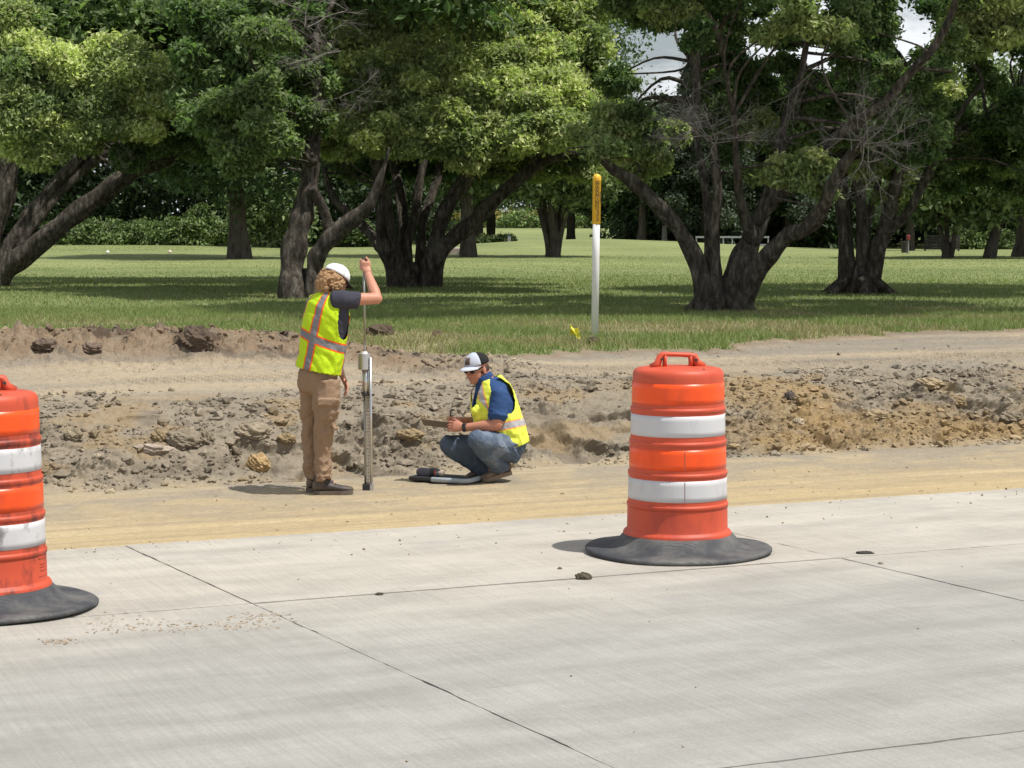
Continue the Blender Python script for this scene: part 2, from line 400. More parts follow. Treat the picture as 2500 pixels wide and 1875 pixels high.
# ---- pavement: concrete slabs between joints
def concrete(name):
    m, N, L = new_mat(name); b = N.new('ShaderNodeBsdfPrincipled'); o = N.new('ShaderNodeOutputMaterial'); L.new(b.outputs[0], o.inputs[0])
    tc = N.new('ShaderNodeTexCoord').outputs['Object']
    rot = N.new('ShaderNodeMapping'); L.new(tc, rot.inputs[0]); rot.inputs['Rotation'].default_value = (0, 0, -TH)
    rc = rot.outputs[0]; sx = N.new('ShaderNodeSeparateXYZ'); L.new(rc, sx.inputs[0])
    # s coordinate of the road (rotated y): paler and warmer towards the edge
    a = N.new('ShaderNodeMath'); a.operation = 'SUBTRACT'; L.new(sx.outputs['Y'], a.inputs[0]); a.inputs[1].default_value = float(O2 @ ND)
    w1 = nz(N, L, 1.1, 4, .6, rc, (.6, 1.6, 1)); wn = N.new('ShaderNodeMath'); wn.operation = 'MULTIPLY_ADD'; L.new(w1, wn.inputs[0]); wn.inputs[1].default_value = 1.6; L.new(a.outputs[0], wn.inputs[2])
    mr = N.new('ShaderNodeMapRange'); mr.inputs['From Min'].default_value = -2.5; mr.inputs['From Max'].default_value = -.6; L.new(wn.outputs[0], mr.inputs[0])
    c = mixc(N, L, mr.outputs[0], (.325, .318, .292), (.43, .40, .345))
    c = mixc(N, L, 1, c, ramp(N, L, nz(N, L, 2.2, 6, .62, rc, (.5, 1.4, 1)), [(.34, g3(.83)), (.62, g3(1.07))]), 'MULTIPLY')
    c = mixc(N, L, 1, c, ramp(N, L, nz(N, L, 75, 5, .8, rc), [(.3, g3(.84)), (.7, g3(1.12))]), 'MULTIPLY')
    # transverse tining scratches
    c = mixc(N, L, 1, c, ramp(N, L, nz(N, L, 34, 3, .6, rc, (1.6, .045, 1)), [(.38, g3(.945)), (.62, g3(1.04))]), 'MULTIPLY')
    # short scuffs along the traffic
    sc = ramp(N, L, nz(N, L, 7, 6, .7, rc, (.55, 2.4, 1)), [(.60, g3(1)), (.72, g3(.83))]); c = mixc(N, L, 1, c, sc, 'MULTIPLY')
    st = ramp(N, L, nz(N, L, 1.6, 5, .65, rc, (1, 1.6, 1)), [(.57, g3(0)), (.72, g3(.6))]); c = mixc(N, L, st, c, (.30, .295, .28))
    ds = ramp(N, L, nz(N, L, 26, 3, .7, rc), [(.71, g3(0)), (.735, g3(.75))]); c = mixc(N, L, ds, c, (.22, .18, .13))
    L.new(c, b.inputs['Base Color']); b.inputs['Roughness'].default_value = .88; b.inputs['Specular IOR Level'].default_value = .25
    bn = N.new('ShaderNodeBump'); bn.inputs['Distance'].default_value = .0028; bn.inputs['Strength'].default_value = 1
    L.new(mixc(N, L, .3, nz(N, L, 90, 5, .75, rc), nz(N, L, 30, 3, .6, rc, (1.6, .04, 1))), bn.inputs['Height']); L.new(bn.outputs[0], b.inputs['Normal'])
    return m
M_conc = concrete('concrete'); M_joint = plain('joint_filler', (.12, .105, .085), .95, nscale=60, var=.5)
SKEW = math.tan(R(4.0))          # transverse joints are a little skewed
t1 = us(*np.array([*G(620, 1475, 0)])[:2]); T0 = float(t1[0] - SKEW*(-1.9-t1[1])*0)
s_lines = [0, -1.92, -5.27, -8.9, -12.5]; du = 3.16
def joint_u(k, s): return T0 + k*du + SKEW*(-(s-t1[1]))
rng = random.Random(4)
def edge_pts(a, b, step=.035, amp=.0022, seed=0, spall=.006):
    a = np.array(a); b = np.array(b); n = max(2, int(np.linalg.norm(b-a)/step)); t = np.arange(n)/n
    p = a[None]*(1-t[:, None]) + b[None]*t[:, None]; d = (b-a)/np.linalg.norm(b-a); nn = np.array([-d[1], d[0]])
    q = p@d
    off = amp*(vn(q*22, q*0+seed, 3)-.5)*2 + spall*smooth(.68, .9, vn(q*7, q*0+seed, 9)); off[0] = 0
    return p + nn[None]*off[:, None]
slab_mb = MB()
gap = .0058
for j in range(4):
    s1, s0 = s_lines[j]-gap*1.4*(j > 0), s_lines[j+1]+gap*1.4
    for k in range(-3, 6):
        cs_ = []
        for (kk, sg, sv) in ((k, 1, s0), (k+1, -1, s0), (k+1, -1, s1), (k, 1, s1)):
            uu = joint_u(kk, sv)+sg*gap*.6; x, y = XY(uu, sv); cs_.append((x, y))
        ring = np.concatenate([edge_pts(cs_[i], cs_[(i+1) % 4], seed=j*31+k*7+i*3, amp=(.0022 if not (i == 2 and j == 0) else .012)) for i in range(4)])
        n = len(ring); zt = 0.0 - .0015*((j+k) % 2)
        V = np.concatenate([np.c_[ring, np.full(n, zt)], np.c_[ring, np.full(n, -.028)]])
        slab_mb.add(V, [tuple(range(n))] + [(i, i+n, (i+1) % n+n, (i+1) % n) for i in range(n)])
V, Fc = slab_mb.arrays()
# n-gon sizes differ, so faces come as a list of arrays
tag(np_mesh('pavement', V, Fc, M_conc), kind='structure')
x0, y0 = XY(-14, -.02); x1, y1 = XY(22, -.02); x2, y2 = XY(22, -12.4); x3, y3 = XY(-14, -12.4)
tag(np_mesh('pavement_base', [(x0, y0, -.012), (x1, y1, -.012), (x2, y2, -.012), (x3, y3, -.012)], [(0, 3, 2, 1)], M_joint), kind='structure')

# ---- loose stones and crumbs
_t = (1+5**.5)/2
ICO = np.array([(-1,_t,0),(1,_t,0),(-1,-_t,0),(1,-_t,0),(0,-1,_t),(0,1,_t),(0,-1,-_t),(0,1,-_t),(_t,0,-1),(_t,0,1),(-_t,0,-1),(-_t,0,1)])/1.9
ICOF = np.array([(0,11,5),(0,5,1),(0,1,7),(0,7,10),(0,10,11),(1,5,9),(5,11,4),(11,10,2),(10,7,6),(7,1,8),(3,9,4),(3,4,2),(3,2,6),(3,6,8),(3,8,9),(4,9,5),(2,4,11),(6,2,10),(8,6,7),(9,8,1)])
def stones(name, pts, size, col, seed, parent=None, flat=(.45, .8), jit=.45):
    r = np.random.default_rng(seed); n = len(pts)
    V = ICO[None]*(1+jit*(r.random((n, 12, 1))-.5)*1.6) + jit*.5*(r.random((n, 12, 3))-.5)
    V = V*np.stack([.7+.7*r.random(n), .7+.5*r.random(n), flat[0]+(flat[1]-flat[0])*r.random(n)], -1)[:, None, :]
    a = r.random(n)*6.28; ca, sa = np.cos(a)[:, None], np.sin(a)[:, None]
    V = np.stack([V[..., 0]*ca-V[..., 1]*sa, V[..., 0]*sa+V[..., 1]*ca, V[..., 2]], -1)
    b_ = (r.random(n)-.5)*1.4; cb, sb = np.cos(b_)[:, None], np.sin(b_)[:, None]
    V = np.stack([V[..., 0]*cb-V[..., 2]*sb, V[..., 1], V[..., 0]*sb+V[..., 2]*cb], -1)
    V = V*np.asarray(size)[:, None, None] + np.asarray(pts)[:, None, :]
    Fq = (ICOF[None]+(np.arange(n)*12)[:, None, None]).reshape(-1, 3)
    return np_mesh(name, V.reshape(-1, 3), Fq, M_stone, parent, col=np.repeat(col, 12, 0))
M_stone = ground_mat('stone', fine=120, bump=.003, var=.25)
rg = np.random.default_rng(8)
n = 27000
uu = rg.uniform(-1.2, 14.8, n); ss_ = rg.choice([0, 1, 2], n, p=[.74, .18, .08]); sv = np.where(ss_ == 0, rg.uniform(4.55, 7.0, n), np.where(ss_ == 1, grass_edge(uu)-rg.normal(.75, .38, n), rg.uniform(.05, 9, n)))
keep = np.where(ss_ == 0, fbm(uu*1.1, sv*1.6, 3, 141)+.22*rg.random(n) > .53, np.where(ss_ == 1, (uu < 6.2), rg.random(n) < .35))
keep &= sv < grass_edge(uu)+.05
uu = uu[keep]; sv = sv[keep]; n = len(uu)
hh = height(uu, sv); X_, Y_ = XY(uu, sv)
sz = np.clip(.0065*np.exp(rg.normal(.35, .68, n)), .004, .06); sz = np.where((sv < 4.4) | ((sv > 7) & (sv < grass_edge(uu)-1.5)), np.minimum(sz, .011), sz)
gc = ground_color(uu, sv, hh); sc_ = rg.uniform(.72, 1.3, (n, 1)); gc = np.clip(gc*sc_, 0, 1)
tag(stones('rubble', np.stack([X_, Y_, hh+sz*.25], -1), sz, gc, 9), kind='stuff')
# crumbs swept on to the concrete
n = 420; uu = rg.uniform(-3, 12, n); sv = -np.abs(rg.normal(0, 1, n))*.5; sv = np.where(rg.random(n) < .25, rg.uniform(-5, 0, n), sv)
X_, Y_ = XY(uu, sv); sz = np.clip(.0035*np.exp(rg.normal(0, .5, n)), .002, .010)
tag(stones('gravel_crumbs', np.stack([X_, Y_, sz*.3], -1), sz, np.clip(np.array([[.20, .155, .10]])*rg.uniform(.6, 1.6, (n, 1)), 0, 1), 10), kind='stuff')
# dried mud flakes below the first joint
n = 380; cxs = [(560, 1525, 50, 7), (430, 1528, 70, 8), (640, 1508, 35, 7), (300, 1530, 60, 12), (140, 1567, 25, 4)]
pts = []
for i in range(n):
    a = cxs[rg.integers(0, 5)]; p = G(a[0]+rg.normal()*a[2], a[1]+rg.normal()*a[3], 0.0); pts.append((p.x, p.y, .0008))
tag(stones('mud_flakes', np.array(pts), rg.uniform(.003, .012, n), np.clip(np.array([[.36, .29, .21]])*rg.uniform(.8, 1.15, (n, 1)), 0, 1), 12, flat=(.06, .12)), kind='stuff')

def rock(name, px, py, size, col, label, seed, flat=(.7, .9), z0=.0, sink=.3, cat='dirt clod', group=None, free=None):
    "one lump of earth or stone, subdivided and roughened"
    p = G(px, py, .0) if py > 1250 else on(px, py, z0)
    if name == 'dirt_clod': size = tuple(k*.82 for k in size)
    r = np.random.default_rng(seed); mb = MB(); mb.ell((0, 0, 0), (1, 1, 1), seg=36, rings=24)
    V, Fc = mb.arrays(); q = V*2.2+seed
    k = .72+.55*fbm(q[:, 0]*.9+q[:, 2], q[:, 1]*.9-q[:, 2], 3, seed)+.5*clods(q[:, 0]*1.3+q[:, 2], q[:, 1]*1.3-q[:, 2], seed, .9)+.22*clods(q[:, 0]*3+q[:, 2], q[:, 1]*3-q[:, 2]*2, seed+1, .9)
    V = V*k[:, None]*np.array([size[0], size[1], size[2]]) + np.array([p.x, p.y, p.z+size[2]*(1-2*sink)*.6])
    o = np_mesh(name, V, Fc, M_stone, None, col=np.clip(np.tile(np.array(col), (len(V), 1))*(.8+.4*vn(V[:, 0]*60, V[:, 2]*60, seed))[:, None], 0, 1))
    tag(o, label, cat, group); return o
GB = (.22, .185, .135); OB = (.25, .19, .11); DK = (.07, .05, .036)
rock('soil_lump', 478, 848, (.16, .14, .12), (.105, .078, .057), 'large dark brown lump of topsoil on top of the soil ridge at left', 3, z0=.5, sink=.15)
rock('soil_lump', 925, 818, (.14, .11, .075), (.10, .075, .052), 'dark crumbly lump of soil just right of the thin metal rod', 4, z0=.5, sink=.1)
rock('soil_lump', 1448, 840, (.07, .06, .055), (.09, .07, .05), 'dark lump of soil at the foot of the yellow and white marker post', 5, z0=.5)
rock('soil_lump', 1066, 820, (.05, .05, .05), (.14, .105, .07), 'small round brown lump of soil at the grass edge above the crouching worker', 6, z0=.5)
rock('soil_lump', 110, 848, (.11, .1, .06), (.14, .105, .078), 'dark soil lump on the far left of the soil ridge', 7, z0=.5)
rock('soil_lump', 222, 855, (.09, .08, .05), (.16, .12, .09), 'brown soil lump on the ridge between two darker lumps', 17, z0=.5)
rock('dirt_clod', 445, 1085, (.17, .12, .10), GB, 'large tan clod sticking out of the bank left of the standing worker', 8)
rock('dirt_clod', 392, 1072, (.09, .08, .07), OB, 'yellowish clod touching the left end of the large tan clod', 9)
rock('dirt_clod', 500, 1080, (.08, .07, .09), GB, 'upright grey clod at the right end of the large tan clod', 10)
rock('dirt_clod', 615, 1062, (.17, .12, .08), (.30, .25, .18), 'broad overhanging clod on the bank just left of the standing worker', 11)
rock('dirt_clod', 630, 1142, (.105, .09, .09), (.40, .28, .14), 'rounded orange tan stone low on the bank by the boots of the standing worker', 12)
rock('dirt_clod', 372, 1105, (.18, .06, .05), (.37, .31, .25), 'long pale slab of stone lying at an angle on the lower left bank', 13)
rock('dirt_clod', 700, 1078, (.08, .07, .05), OB, 'small yellow clod behind the knees of the standing worker', 14)
rock('dirt_clod', 178, 1070, (.085, .07, .06), (.26, .22, .15), 'brown clod on the bank just right of the left traffic drum', 15)
rock('dirt_clod', 240, 1118, (.06, .05, .035), (.36, .30, .22), 'pale flat stone on the lower bank near the left drum', 16)
rock('dirt_clod', 1000, 1068, (.13, .10, .055), OB, 'tan overhanging ledge of clay on the bank between the rod and the clipboard', 18)
rock('dirt_clod', 1928, 972, (.06, .06, .06), (.12, .10, .085), 'dark grey angular stone high on the right bank', 19)
rock('dirt_clod', 2268, 950, (.15, .10, .07), (.34, .27, .17), 'large pale wedge shaped slab near the top of the right bank', 20)
rock('dirt_clod', 2335, 990, (.11, .09, .06), OB, 'tan clod on the right bank just below the wedge shaped slab', 21)
rock('dirt_clod', 2140, 1020, (.12, .09, .06), (.31, .24, .15), 'brown clod in the middle of the right bank', 22)
rock('dirt_clod', 2470, 1025, (.14, .1, .08), GB, 'big grey clod low on the bank at the right edge of the photo', 23)
rock('dirt_clod', 1950, 1035, (.055, .05, .045), (.40, .34, .24), 'pale round stone on the right bank close to the right drum', 24)
rock('dirt_clod', 1790, 1093, (.06, .04, .02), (.40, .31, .18), 'flat tan stone at the foot of the bank beside the right drum', 25)
rock('asphalt_chunk', 1424, 1413, (.036, .024, .022), (.10, .085, .06), 'small dark chunk lying on the concrete joint in front of the right drum', 26, cat='chunk')
rock('asphalt_chunk', 2112, 1351, (.040, .015, .010), (.06, .055, .05), 'flat black chunk on the joint right of the drum', 27, cat='chunk')
rock('asphalt_chunk', 926, 1452, (.017, .010, .008), (.09, .08, .06), 'tiny dark crumb on the joint in the lower middle of the road', 28, cat='chunk')
rock('asphalt_chunk', 2150, 1377, (.012, .009, .007), (.2, .17, .12), 'tiny brown crumb just below the joint at right', 29, cat='chunk')

# ================================================================== GRASS
def leaf_mat(name, trans=.35, rough=.55, spec=.3):
    m, N, L = new_mat(name); o = N.new('ShaderNodeOutputMaterial'); at = N.new('ShaderNodeVertexColor'); at.layer_name = 'Col'
    b = N.new('ShaderNodeBsdfPrincipled'); L.new(at.outputs[0], b.inputs['Base Color']); b.inputs['Roughness'].default_value = rough; b.inputs['Specular IOR Level'].default_value = spec
    t = N.new('ShaderNodeBsdfTranslucent'); tcv = mixc(N, L, 1, at.outputs[0], (1.0, 1.25, .6), 'MULTIPLY'); L.new(tcv, t.inputs[0])
    mxs = N.new('ShaderNodeMixShader'); mxs.inputs[0].default_value = trans
    L.new(b.outputs[0], mxs.inputs[1]); L.new(t.outputs[0], mxs.inputs[2]); L.new(mxs.outputs[0], o.inputs[0]); return m
M_grass = leaf_mat('grass_blades', .3, .6, .2)
def blades(n, ylo, yhi, hmul, wmul, seed):
    r = np.random.default_rng(seed); Y = ylo+(yhi-ylo)*r.random(n)**.9; X = (r.random(n)-.5)*.70*Y
    u, s = us(X, Y); k = s > grass_edge(u)-.12*r.random(n)**2; dry = fbm(X/1.2, Y/1.0, 4, 122); k &= ~((dry > .68) & (s < grass_edge(u)+5) & (r.random(n) < .6))
    if seed == 2: k &= r.random(n) > smooth(42, 56, Y)
    if seed == 3: k &= (r.random(n) < smooth(44, 56, Y)) & (r.random(n) > .6*smooth(60, 92, Y))
    X, Y, u, s, dry = X[k], Y[k], u[k], s[k], dry[k]; n = len(X); z = height(u, s)-.01
    tall = np.exp(-((s-grass_edge(u)-.3)/.8)**2)
    h = (.035+.05*r.random(n)+.05*tall*r.random(n))*hmul; wd = (.004+.005*r.random(n))*wmul; a = r.random(n)*6.28; lx = r.normal(0, .5, n)*h; ly = r.normal(0, .5, n)*h
    V = np.empty((n, 3, 3)); V[:, 0] = np.stack([X-wd*np.cos(a), Y-wd*np.sin(a), z], -1); V[:, 1] = np.stack([X+wd*np.cos(a), Y+wd*np.sin(a), z], -1)
    V[:, 2] = np.stack([X+lx, Y+ly, z+h], -1)
    base = np.array([.175, .235, .080]); yl = np.array([.29, .32, .13]); st = np.array([.36, .31, .18])
    c = base*(1-(k2 := r.random((n, 1))))+yl*k2; kd = (smooth(.46, .64, dry)*(1-smooth(1, 9, s-grass_edge(u)))*.8+.05 > r.random(n))[:, None]; c = np.where(kd, st*(.7+.5*r.random((n, 1))), c)
    return V.reshape(-1, 3), np.arange(3*n).reshape(n, 3), np.repeat(c, 3, 0)
Vs = []; Fs = []; Cs = []; off = 0
for a in ((190000, 20.3, 30, 1, 1, 1), (140000, 29.5, 56, .8, 1.6, 2), (140000, 44, 92, .5, 2.2, 3)):
    v, f, c = blades(*a); Vs.append(v); Fs.append(f+off); Cs.append(c); off += len(v)
tag(np_mesh('grass', np.concatenate(Vs), np.concatenate(Fs), M_grass, col=np.concatenate(Cs)), kind='stuff')

# ================================================================== TREES
def bark_mat(name, c1, c2, c3, sc=1.0):
    m, N, L = new_mat(name); b = N.new('ShaderNodeBsdfPrincipled'); o = N.new('ShaderNodeOutputMaterial'); L.new(b.outputs[0], o.inputs[0])
    tc = N.new('ShaderNodeTexCoord').outputs['Object']
    f = nz(N, L, 14*sc, 6, .7, tc, (1, 1, .3)); c = ramp(N, L, f, [(.3, c1), (.5, c2), (.72, c3)])
    pt = ramp(N, L, nz(N, L, 2.2*sc, 4, .6, tc, (1, 1, .45)), [(.6, g3(0)), (.7, g3(.6))]); c = mixc(N, L, pt, c, c3)
    L.new(c, b.inputs['Base Color']); b.inputs['Roughness'].default_value = .95; b.inputs['Specular IOR Level'].default_value = .1
    bn = N.new('ShaderNodeBump'); bn.inputs['Distance'].default_value = .09; bn.inputs['Strength'].default_value = 1
    L.new(nz(N, L, 13*sc, 6, .75, tc, (1, 1, .25)), bn.inputs['Height']); L.new(bn.outputs[0], b.inputs['Normal']); return m
M_bark = bark_mat('bark', (.026, .022, .018), (.090, .078, .064), (.27, .24, .20))  # palest grey bark tone is raised to put sunlit patches into the colour
M_bark_far = bark_mat('bark_far', (.04, .034, .028), (.085, .073, .06), (.13, .115, .095), .6)
M_dead = plain('dead_wood', (.21, .19, .17), .9, var=.25)
M_leaf = leaf_mat('leaves', .45)
M_leaf_far = leaf_mat('leaves_far', .2)
def add_stem(mb, pts, rad, seed=0, seg=14, per=6):
    p, r = catmull(pts, rad, per); r_ = random.Random(seed); ph = [r_.random()*6.28 for _ in range(4)]
    def wob(i, j, q):
        a = 2*math.pi*j/seg
        return 1+.10*math.sin(3*a+ph[0]+i*.25)+.07*math.sin(5*a+ph[1]-i*.4)+.07*math.sin(i*.9+ph[2])+.06*math.sin(2*a+i*.7+ph[3])
    mb.tube(p, r, seg=seg, wob=wob); return p
def leaves_from(cent, rad, tone, per, size, seed, flat=.8, droop=.35):
    """cent (m,3) clump centres, rad (m,), tone (m,3) colours: leaf faces gathered in twigs round each centre"""
    r = np.random.default_rng(seed); m = len(cent); twn = max(3, per//9); tot = m*twn
    d = r.normal(size=(m, twn, 3)); d /= np.linalg.norm(d, axis=-1, keepdims=True); d[..., 2] = np.where(d[..., 2] < -.35, -d[..., 2]*.6, d[..., 2])
    tw = cent[:, None]+d*(rad[:, None, None]*(.25+1.05*r.random((m, twn, 1))**.8))*np.array([1, 1, flat])
    tw = tw.reshape(-1, 3); dd = d.reshape(-1, 3); k = max(1, per//twn)
    sp = np.repeat(rad, twn)[:, None, None]*(.10+.14*r.random((tot, 1, 1)))+size*.5
    lp = tw[:, None]+r.normal(size=(tot, k, 3))*sp*np.array([1, 1, .75]); lp = lp.reshape(-1, 3); od = np.repeat(dd, k, 0); n = len(lp)
    ax = r.normal(size=(n, 3))*.8+od*.7+np.array([0, 0, -droop]); ax /= np.linalg.norm(ax, axis=1, keepdims=True)
    nr = r.normal(size=(n, 3))*.65+np.array([.25, -.1, 1.1])+od*.35; sd_ = np.cross(ax, nr); sd_ /= np.linalg.norm(sd_, axis=1, keepdims=True)+1e-9
    up = np.cross(sd_, ax); L_ = size*(.5+1.1*r.random((n, 1))**1.3)
    V = np.stack([lp-ax*L_*.5, lp+sd_*L_*.25+up*L_*.07, lp+ax*L_*.5-up*L_*.05, lp-sd_*L_*.25+up*L_*.07], 1).reshape(-1, 3)
    b = np.arange(n)[:, None]*4; Fq = np.concatenate([b+np.array([[0, 1, 2]]), b+np.array([[0, 2, 3]])])
    c = np.repeat(np.repeat(tone, twn, 0)*(.62+.76*r.random((tot, 1))), k, 0)*(.75+.5*r.random((n, 1)))
    return V, Fq, np.repeat(np.clip(c, 0, 1), 4, 0)
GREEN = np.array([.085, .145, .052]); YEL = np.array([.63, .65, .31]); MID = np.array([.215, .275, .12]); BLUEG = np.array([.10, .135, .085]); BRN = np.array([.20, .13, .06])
def crown(name, parent, specs, size, seed, mat=None, dens=1.0):
    Vs = []; Fs = []; Cs = []; off = 0
    for i, (cent, rad, tone, per, sz_) in enumerate(specs):
        if len(cent) == 0: continue
        v, f, c = leaves_from(np.asarray(cent), np.asarray(rad), np.asarray(tone), int(per*dens), sz_*size, seed+i)
        Vs.append(v); Fs.append(f+off); Cs.append(c); off += len(v)
    return np_mesh(name, np.concatenate(Vs), np.concatenate(Fs), mat or M_leaf, parent, col=np.concatenate(Cs))
def dome(cx, cy, zlo, rx, ry, rz, n, seed, tone_a, tone_b, rad=(.45, .8), zc=None, front=True, ymask=None, bottom=None):
    "clump centres on the upper shell of an ellipsoid crown; front = the half that the road sees"
    r = np.random.default_rng(seed); c = []; rr = []; tt = []
    tries = 0
    while len(c) < n and tries < n*40:
        tries += 1; d = r.normal(size=3); d /= np.linalg.norm(d)
        if front and d[1] > .35: continue
        k = .86+.2*r.random(); p = np.array([cx+d[0]*rx*k, cy+d[1]*ry*k, (zc or zlo)+d[2]*rz*k])
        if p[2] < zlo+.5*r.random(): continue
        if ymask is not None and not ymask(p): continue
        c.append(p); rr.append(r.uniform(*rad)); t = r.random(); tt.append(tone_a*(1-t)+tone_b*t)
    return np.array(c).reshape(-1, 3), np.array(rr), np.array(tt).reshape(-1, 3)
def img(p):
    "photo pixel of a world point"
    c, s = math.cos(PITCH), math.sin(PITCH); y = p[1]; z = p[2]-CAM_Z; d = y*c-z*s; v = y*s+z*c
    return CX+F*p[0]/d, CY-F*v/d
HOLES_ = [(1505, 110, 14, 30), (1560, 150, 20, 24), (1615, 195, 32, 30), (1640, 120, 12, 14), (1600, 235, 22, 16), (1960, 130, 8, 14), (2240, 85, 24, 24), (2205, 120, 16, 12), (2215, 30, 14, 12), (2395, 262, 24, 10), (2460, 168, 20, 10), (2480, 200, 10, 8), (2000, 22, 8, 8), (2018, 165, 6, 6), (2205, 250, 5, 8), (2130, 215, 5, 6), (1835, 130, 5, 7), (1900, 35, 6, 5), (2330, 190, 6, 6), (1700, 160, 5, 5)]
HOLES = [(a, b, c*1.35, d*1.35) for a, b, c, d in HOLES_]
def no_hole(p):
    x, y = img(p)
    for hx, hy, a, b in HOLES:
        if ((x-hx)/(a+30))**2+((y-hy)/(b+30))**2 < 1: return False
    return True
def px_clumps(lst, Y, tone_a, tone_b, seed, sub=5):
    "lst of (px, py, radius_px, dy): foliage mass traced from the photo, each given its own depth; broken into sub clumps"
    r = np.random.default_rng(seed); c = []; rr = []; tt = []
    for (x, y, rp, dy) in lst:
        yy = Y+dy; m = F/yy; R0 = rp/m; p = P(x, y, yy)
        for k in range(sub):
            d = r.normal(size=3); d /= np.linalg.norm(d)
            c.append(np.array(p)+d*R0*.80*np.array([1, .8, .85])); rr.append(R0*r.uniform(.38, .58)); t = r.random(); tt.append(tone_a*(1-t)+tone_b*t)
    return np.array(c), np.array(rr), np.array(tt)
def stem_px(lst, Y, dys, seed=0):
    pts = []; n = len(lst)
    for i, (x, y, wpx) in enumerate(lst):
        t = i/(n-1); pts.append(P(x, y, Y+dys*t))
    return pts, [max(.02, w/2/F*(Y+dys*i/(n-1))) for i, (_, _, w) in enumerate(lst)]
def twigs(mb, start, dirn, length, r0, rnd, depth=0, maxd=3, curl=.35):
    p = Vector(start); d = Vector(dirn).normalized(); pts = [p.copy()]; rad = [r0]; n = 4
    for i in range(n):
        d = (d+Vector((rnd.gauss(0, curl), rnd.gauss(0, curl), rnd.gauss(0, curl)*.7))*.45).normalized(); p = p+d*length/n
        pts.append(p.copy()); rad.append(r0*(1-.62*(i+1)/n))
        if depth < maxd and i > 0:
            for _ in range(2 if depth < 2 else 1):
                nd = (d+Vector((rnd.gauss(0, .8), rnd.gauss(0, .8), rnd.gauss(0, .6)))).normalized()
                twigs(mb, p, nd, length*rnd.uniform(.4, .65), r0*.5, rnd, depth+1, maxd, curl)
    mb.tube(pts, rad, seg=5 if depth < 2 else 3, cap=False)

def near_tree(name, label, base_px, stems, Y, specs, seed, extra_roots=True, dead=None, limbs=True, group=None):
    sp2 = []
    for (ce, ra, to, per, sz_) in specs:
        k = []
        for p, rd_ in zip(ce, ra):
            x, y = img(p); m = rd_*F/p[1]*.85
            k.append(not any(((x-hx)/(a+m))**2+((y-hy)/(b+m))**2 < 1 for hx, hy, a, b in HOLES))
        k = np.array(k, bool); sp2.append((np.asarray(ce)[k], np.asarray(ra)[k], np.asarray(to)[k], per, sz_))
    specs = sp2
    g = on(base_px[0], base_px[1]); root = empty(name, (g.x, g.y, g.z)); tag(root, label, 'tree', group or 'multi stemmed shade trees along the lawn')
    rnd = random.Random(seed); mb = MB(); tips = []
    for i, (lst, dys) in enumerate(stems):
        pts, rad = stem_px(lst, g.y, dys)
        if i >= 0 and lst[0][1] > base_px[1]-60:
            pts[0] = Vector((pts[0].x, g.y+rnd.uniform(-.15, .25), zat(pts[0].x, g.y)-.15)); rad[0] *= 1.12
        p = add_stem(mb, pts, rad, seed+i); tips += [(q, k/len(p)) for k, q in enumerate(p) if k > len(p)*.55]
    if extra_roots:
        w = (max(l[0][0] for l, _ in stems)-min(l[0][0] for l, _ in stems if l[0][1] > base_px[1]-60))/F*g.y/2+.12
        [mb.tube([g+Vector((math.cos(a)*w*.35, .1+math.sin(a)*w*.35, .28)), g+Vector((math.cos(a)*w*.8, .1+math.sin(a)*w*.8, .05)), g+Vector((math.cos(a)*w*1.25, .1+math.sin(a)*w*1.2, -.12))], [.10, .085, .05], seg=8) for a in [seed+k*1.05 for k in range(6)]]; mb.tube([g+Vector((0, .1, -.25)), g+Vector((0, .1, .15)), g+Vector((0, .1, .5))], [(w*.72, w*.6), (w*.50, w*.42), (w*.3, w*.26)], seg=22, ref=(1, 0, 0),
                wob=lambda i, j, q: 1+.12*math.sin(j*1.9+seed)+.08*math.sin(j*3.7+i))
    # limbs that carry the foliage
    if limbs and tips:
        cs_all = np.concatenate([s_[0] for s_ in specs if len(s_[0])])
        T = np.array([tuple(t[0]) for t in tips])
        pick = cs_all[np.random.default_rng(seed).permutation(len(cs_all))[:75]]
        for q in pick:
            below = T[T[:, 2] < q[2]+.3]
            if len(below) == 0: continue
            dd = np.linalg.norm(below-q, axis=1); j = int(dd.argmin()); a = Vector(below[j]); b = Vector(q)
            if dd[j] > 3.4: continue
            mid = (a+b)/2+Vector((rnd.gauss(0, .2), rnd.gauss(0, .3), rnd.uniform(-.05, .16)*dd[j])); r0 = .014+.010*dd[j]
            pp, rr = catmull([a, mid, b], [r0, r0*.6, .010], 4); mb.tube(pp, rr, seg=6, cap=False)
    tr = mb.build('trunk', M_bark, root, smooth=True)
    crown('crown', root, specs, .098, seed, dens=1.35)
    if dead:
        for (x, y, dy, dx, dz, ln, r0, cnt) in dead:
            dm = MB()
            for k in range(cnt):
                twigs(dm, P(x+rnd.gauss(0, 6), y+rnd.gauss(0, 6), g.y+dy), (dx+rnd.gauss(0, .5), rnd.gauss(-.1, .4), dz+rnd.gauss(0, .4)), ln*rnd.uniform(.6, 1.1), r0*.7, rnd)
            dm.build('dead_branch', M_dead, root)
    return root

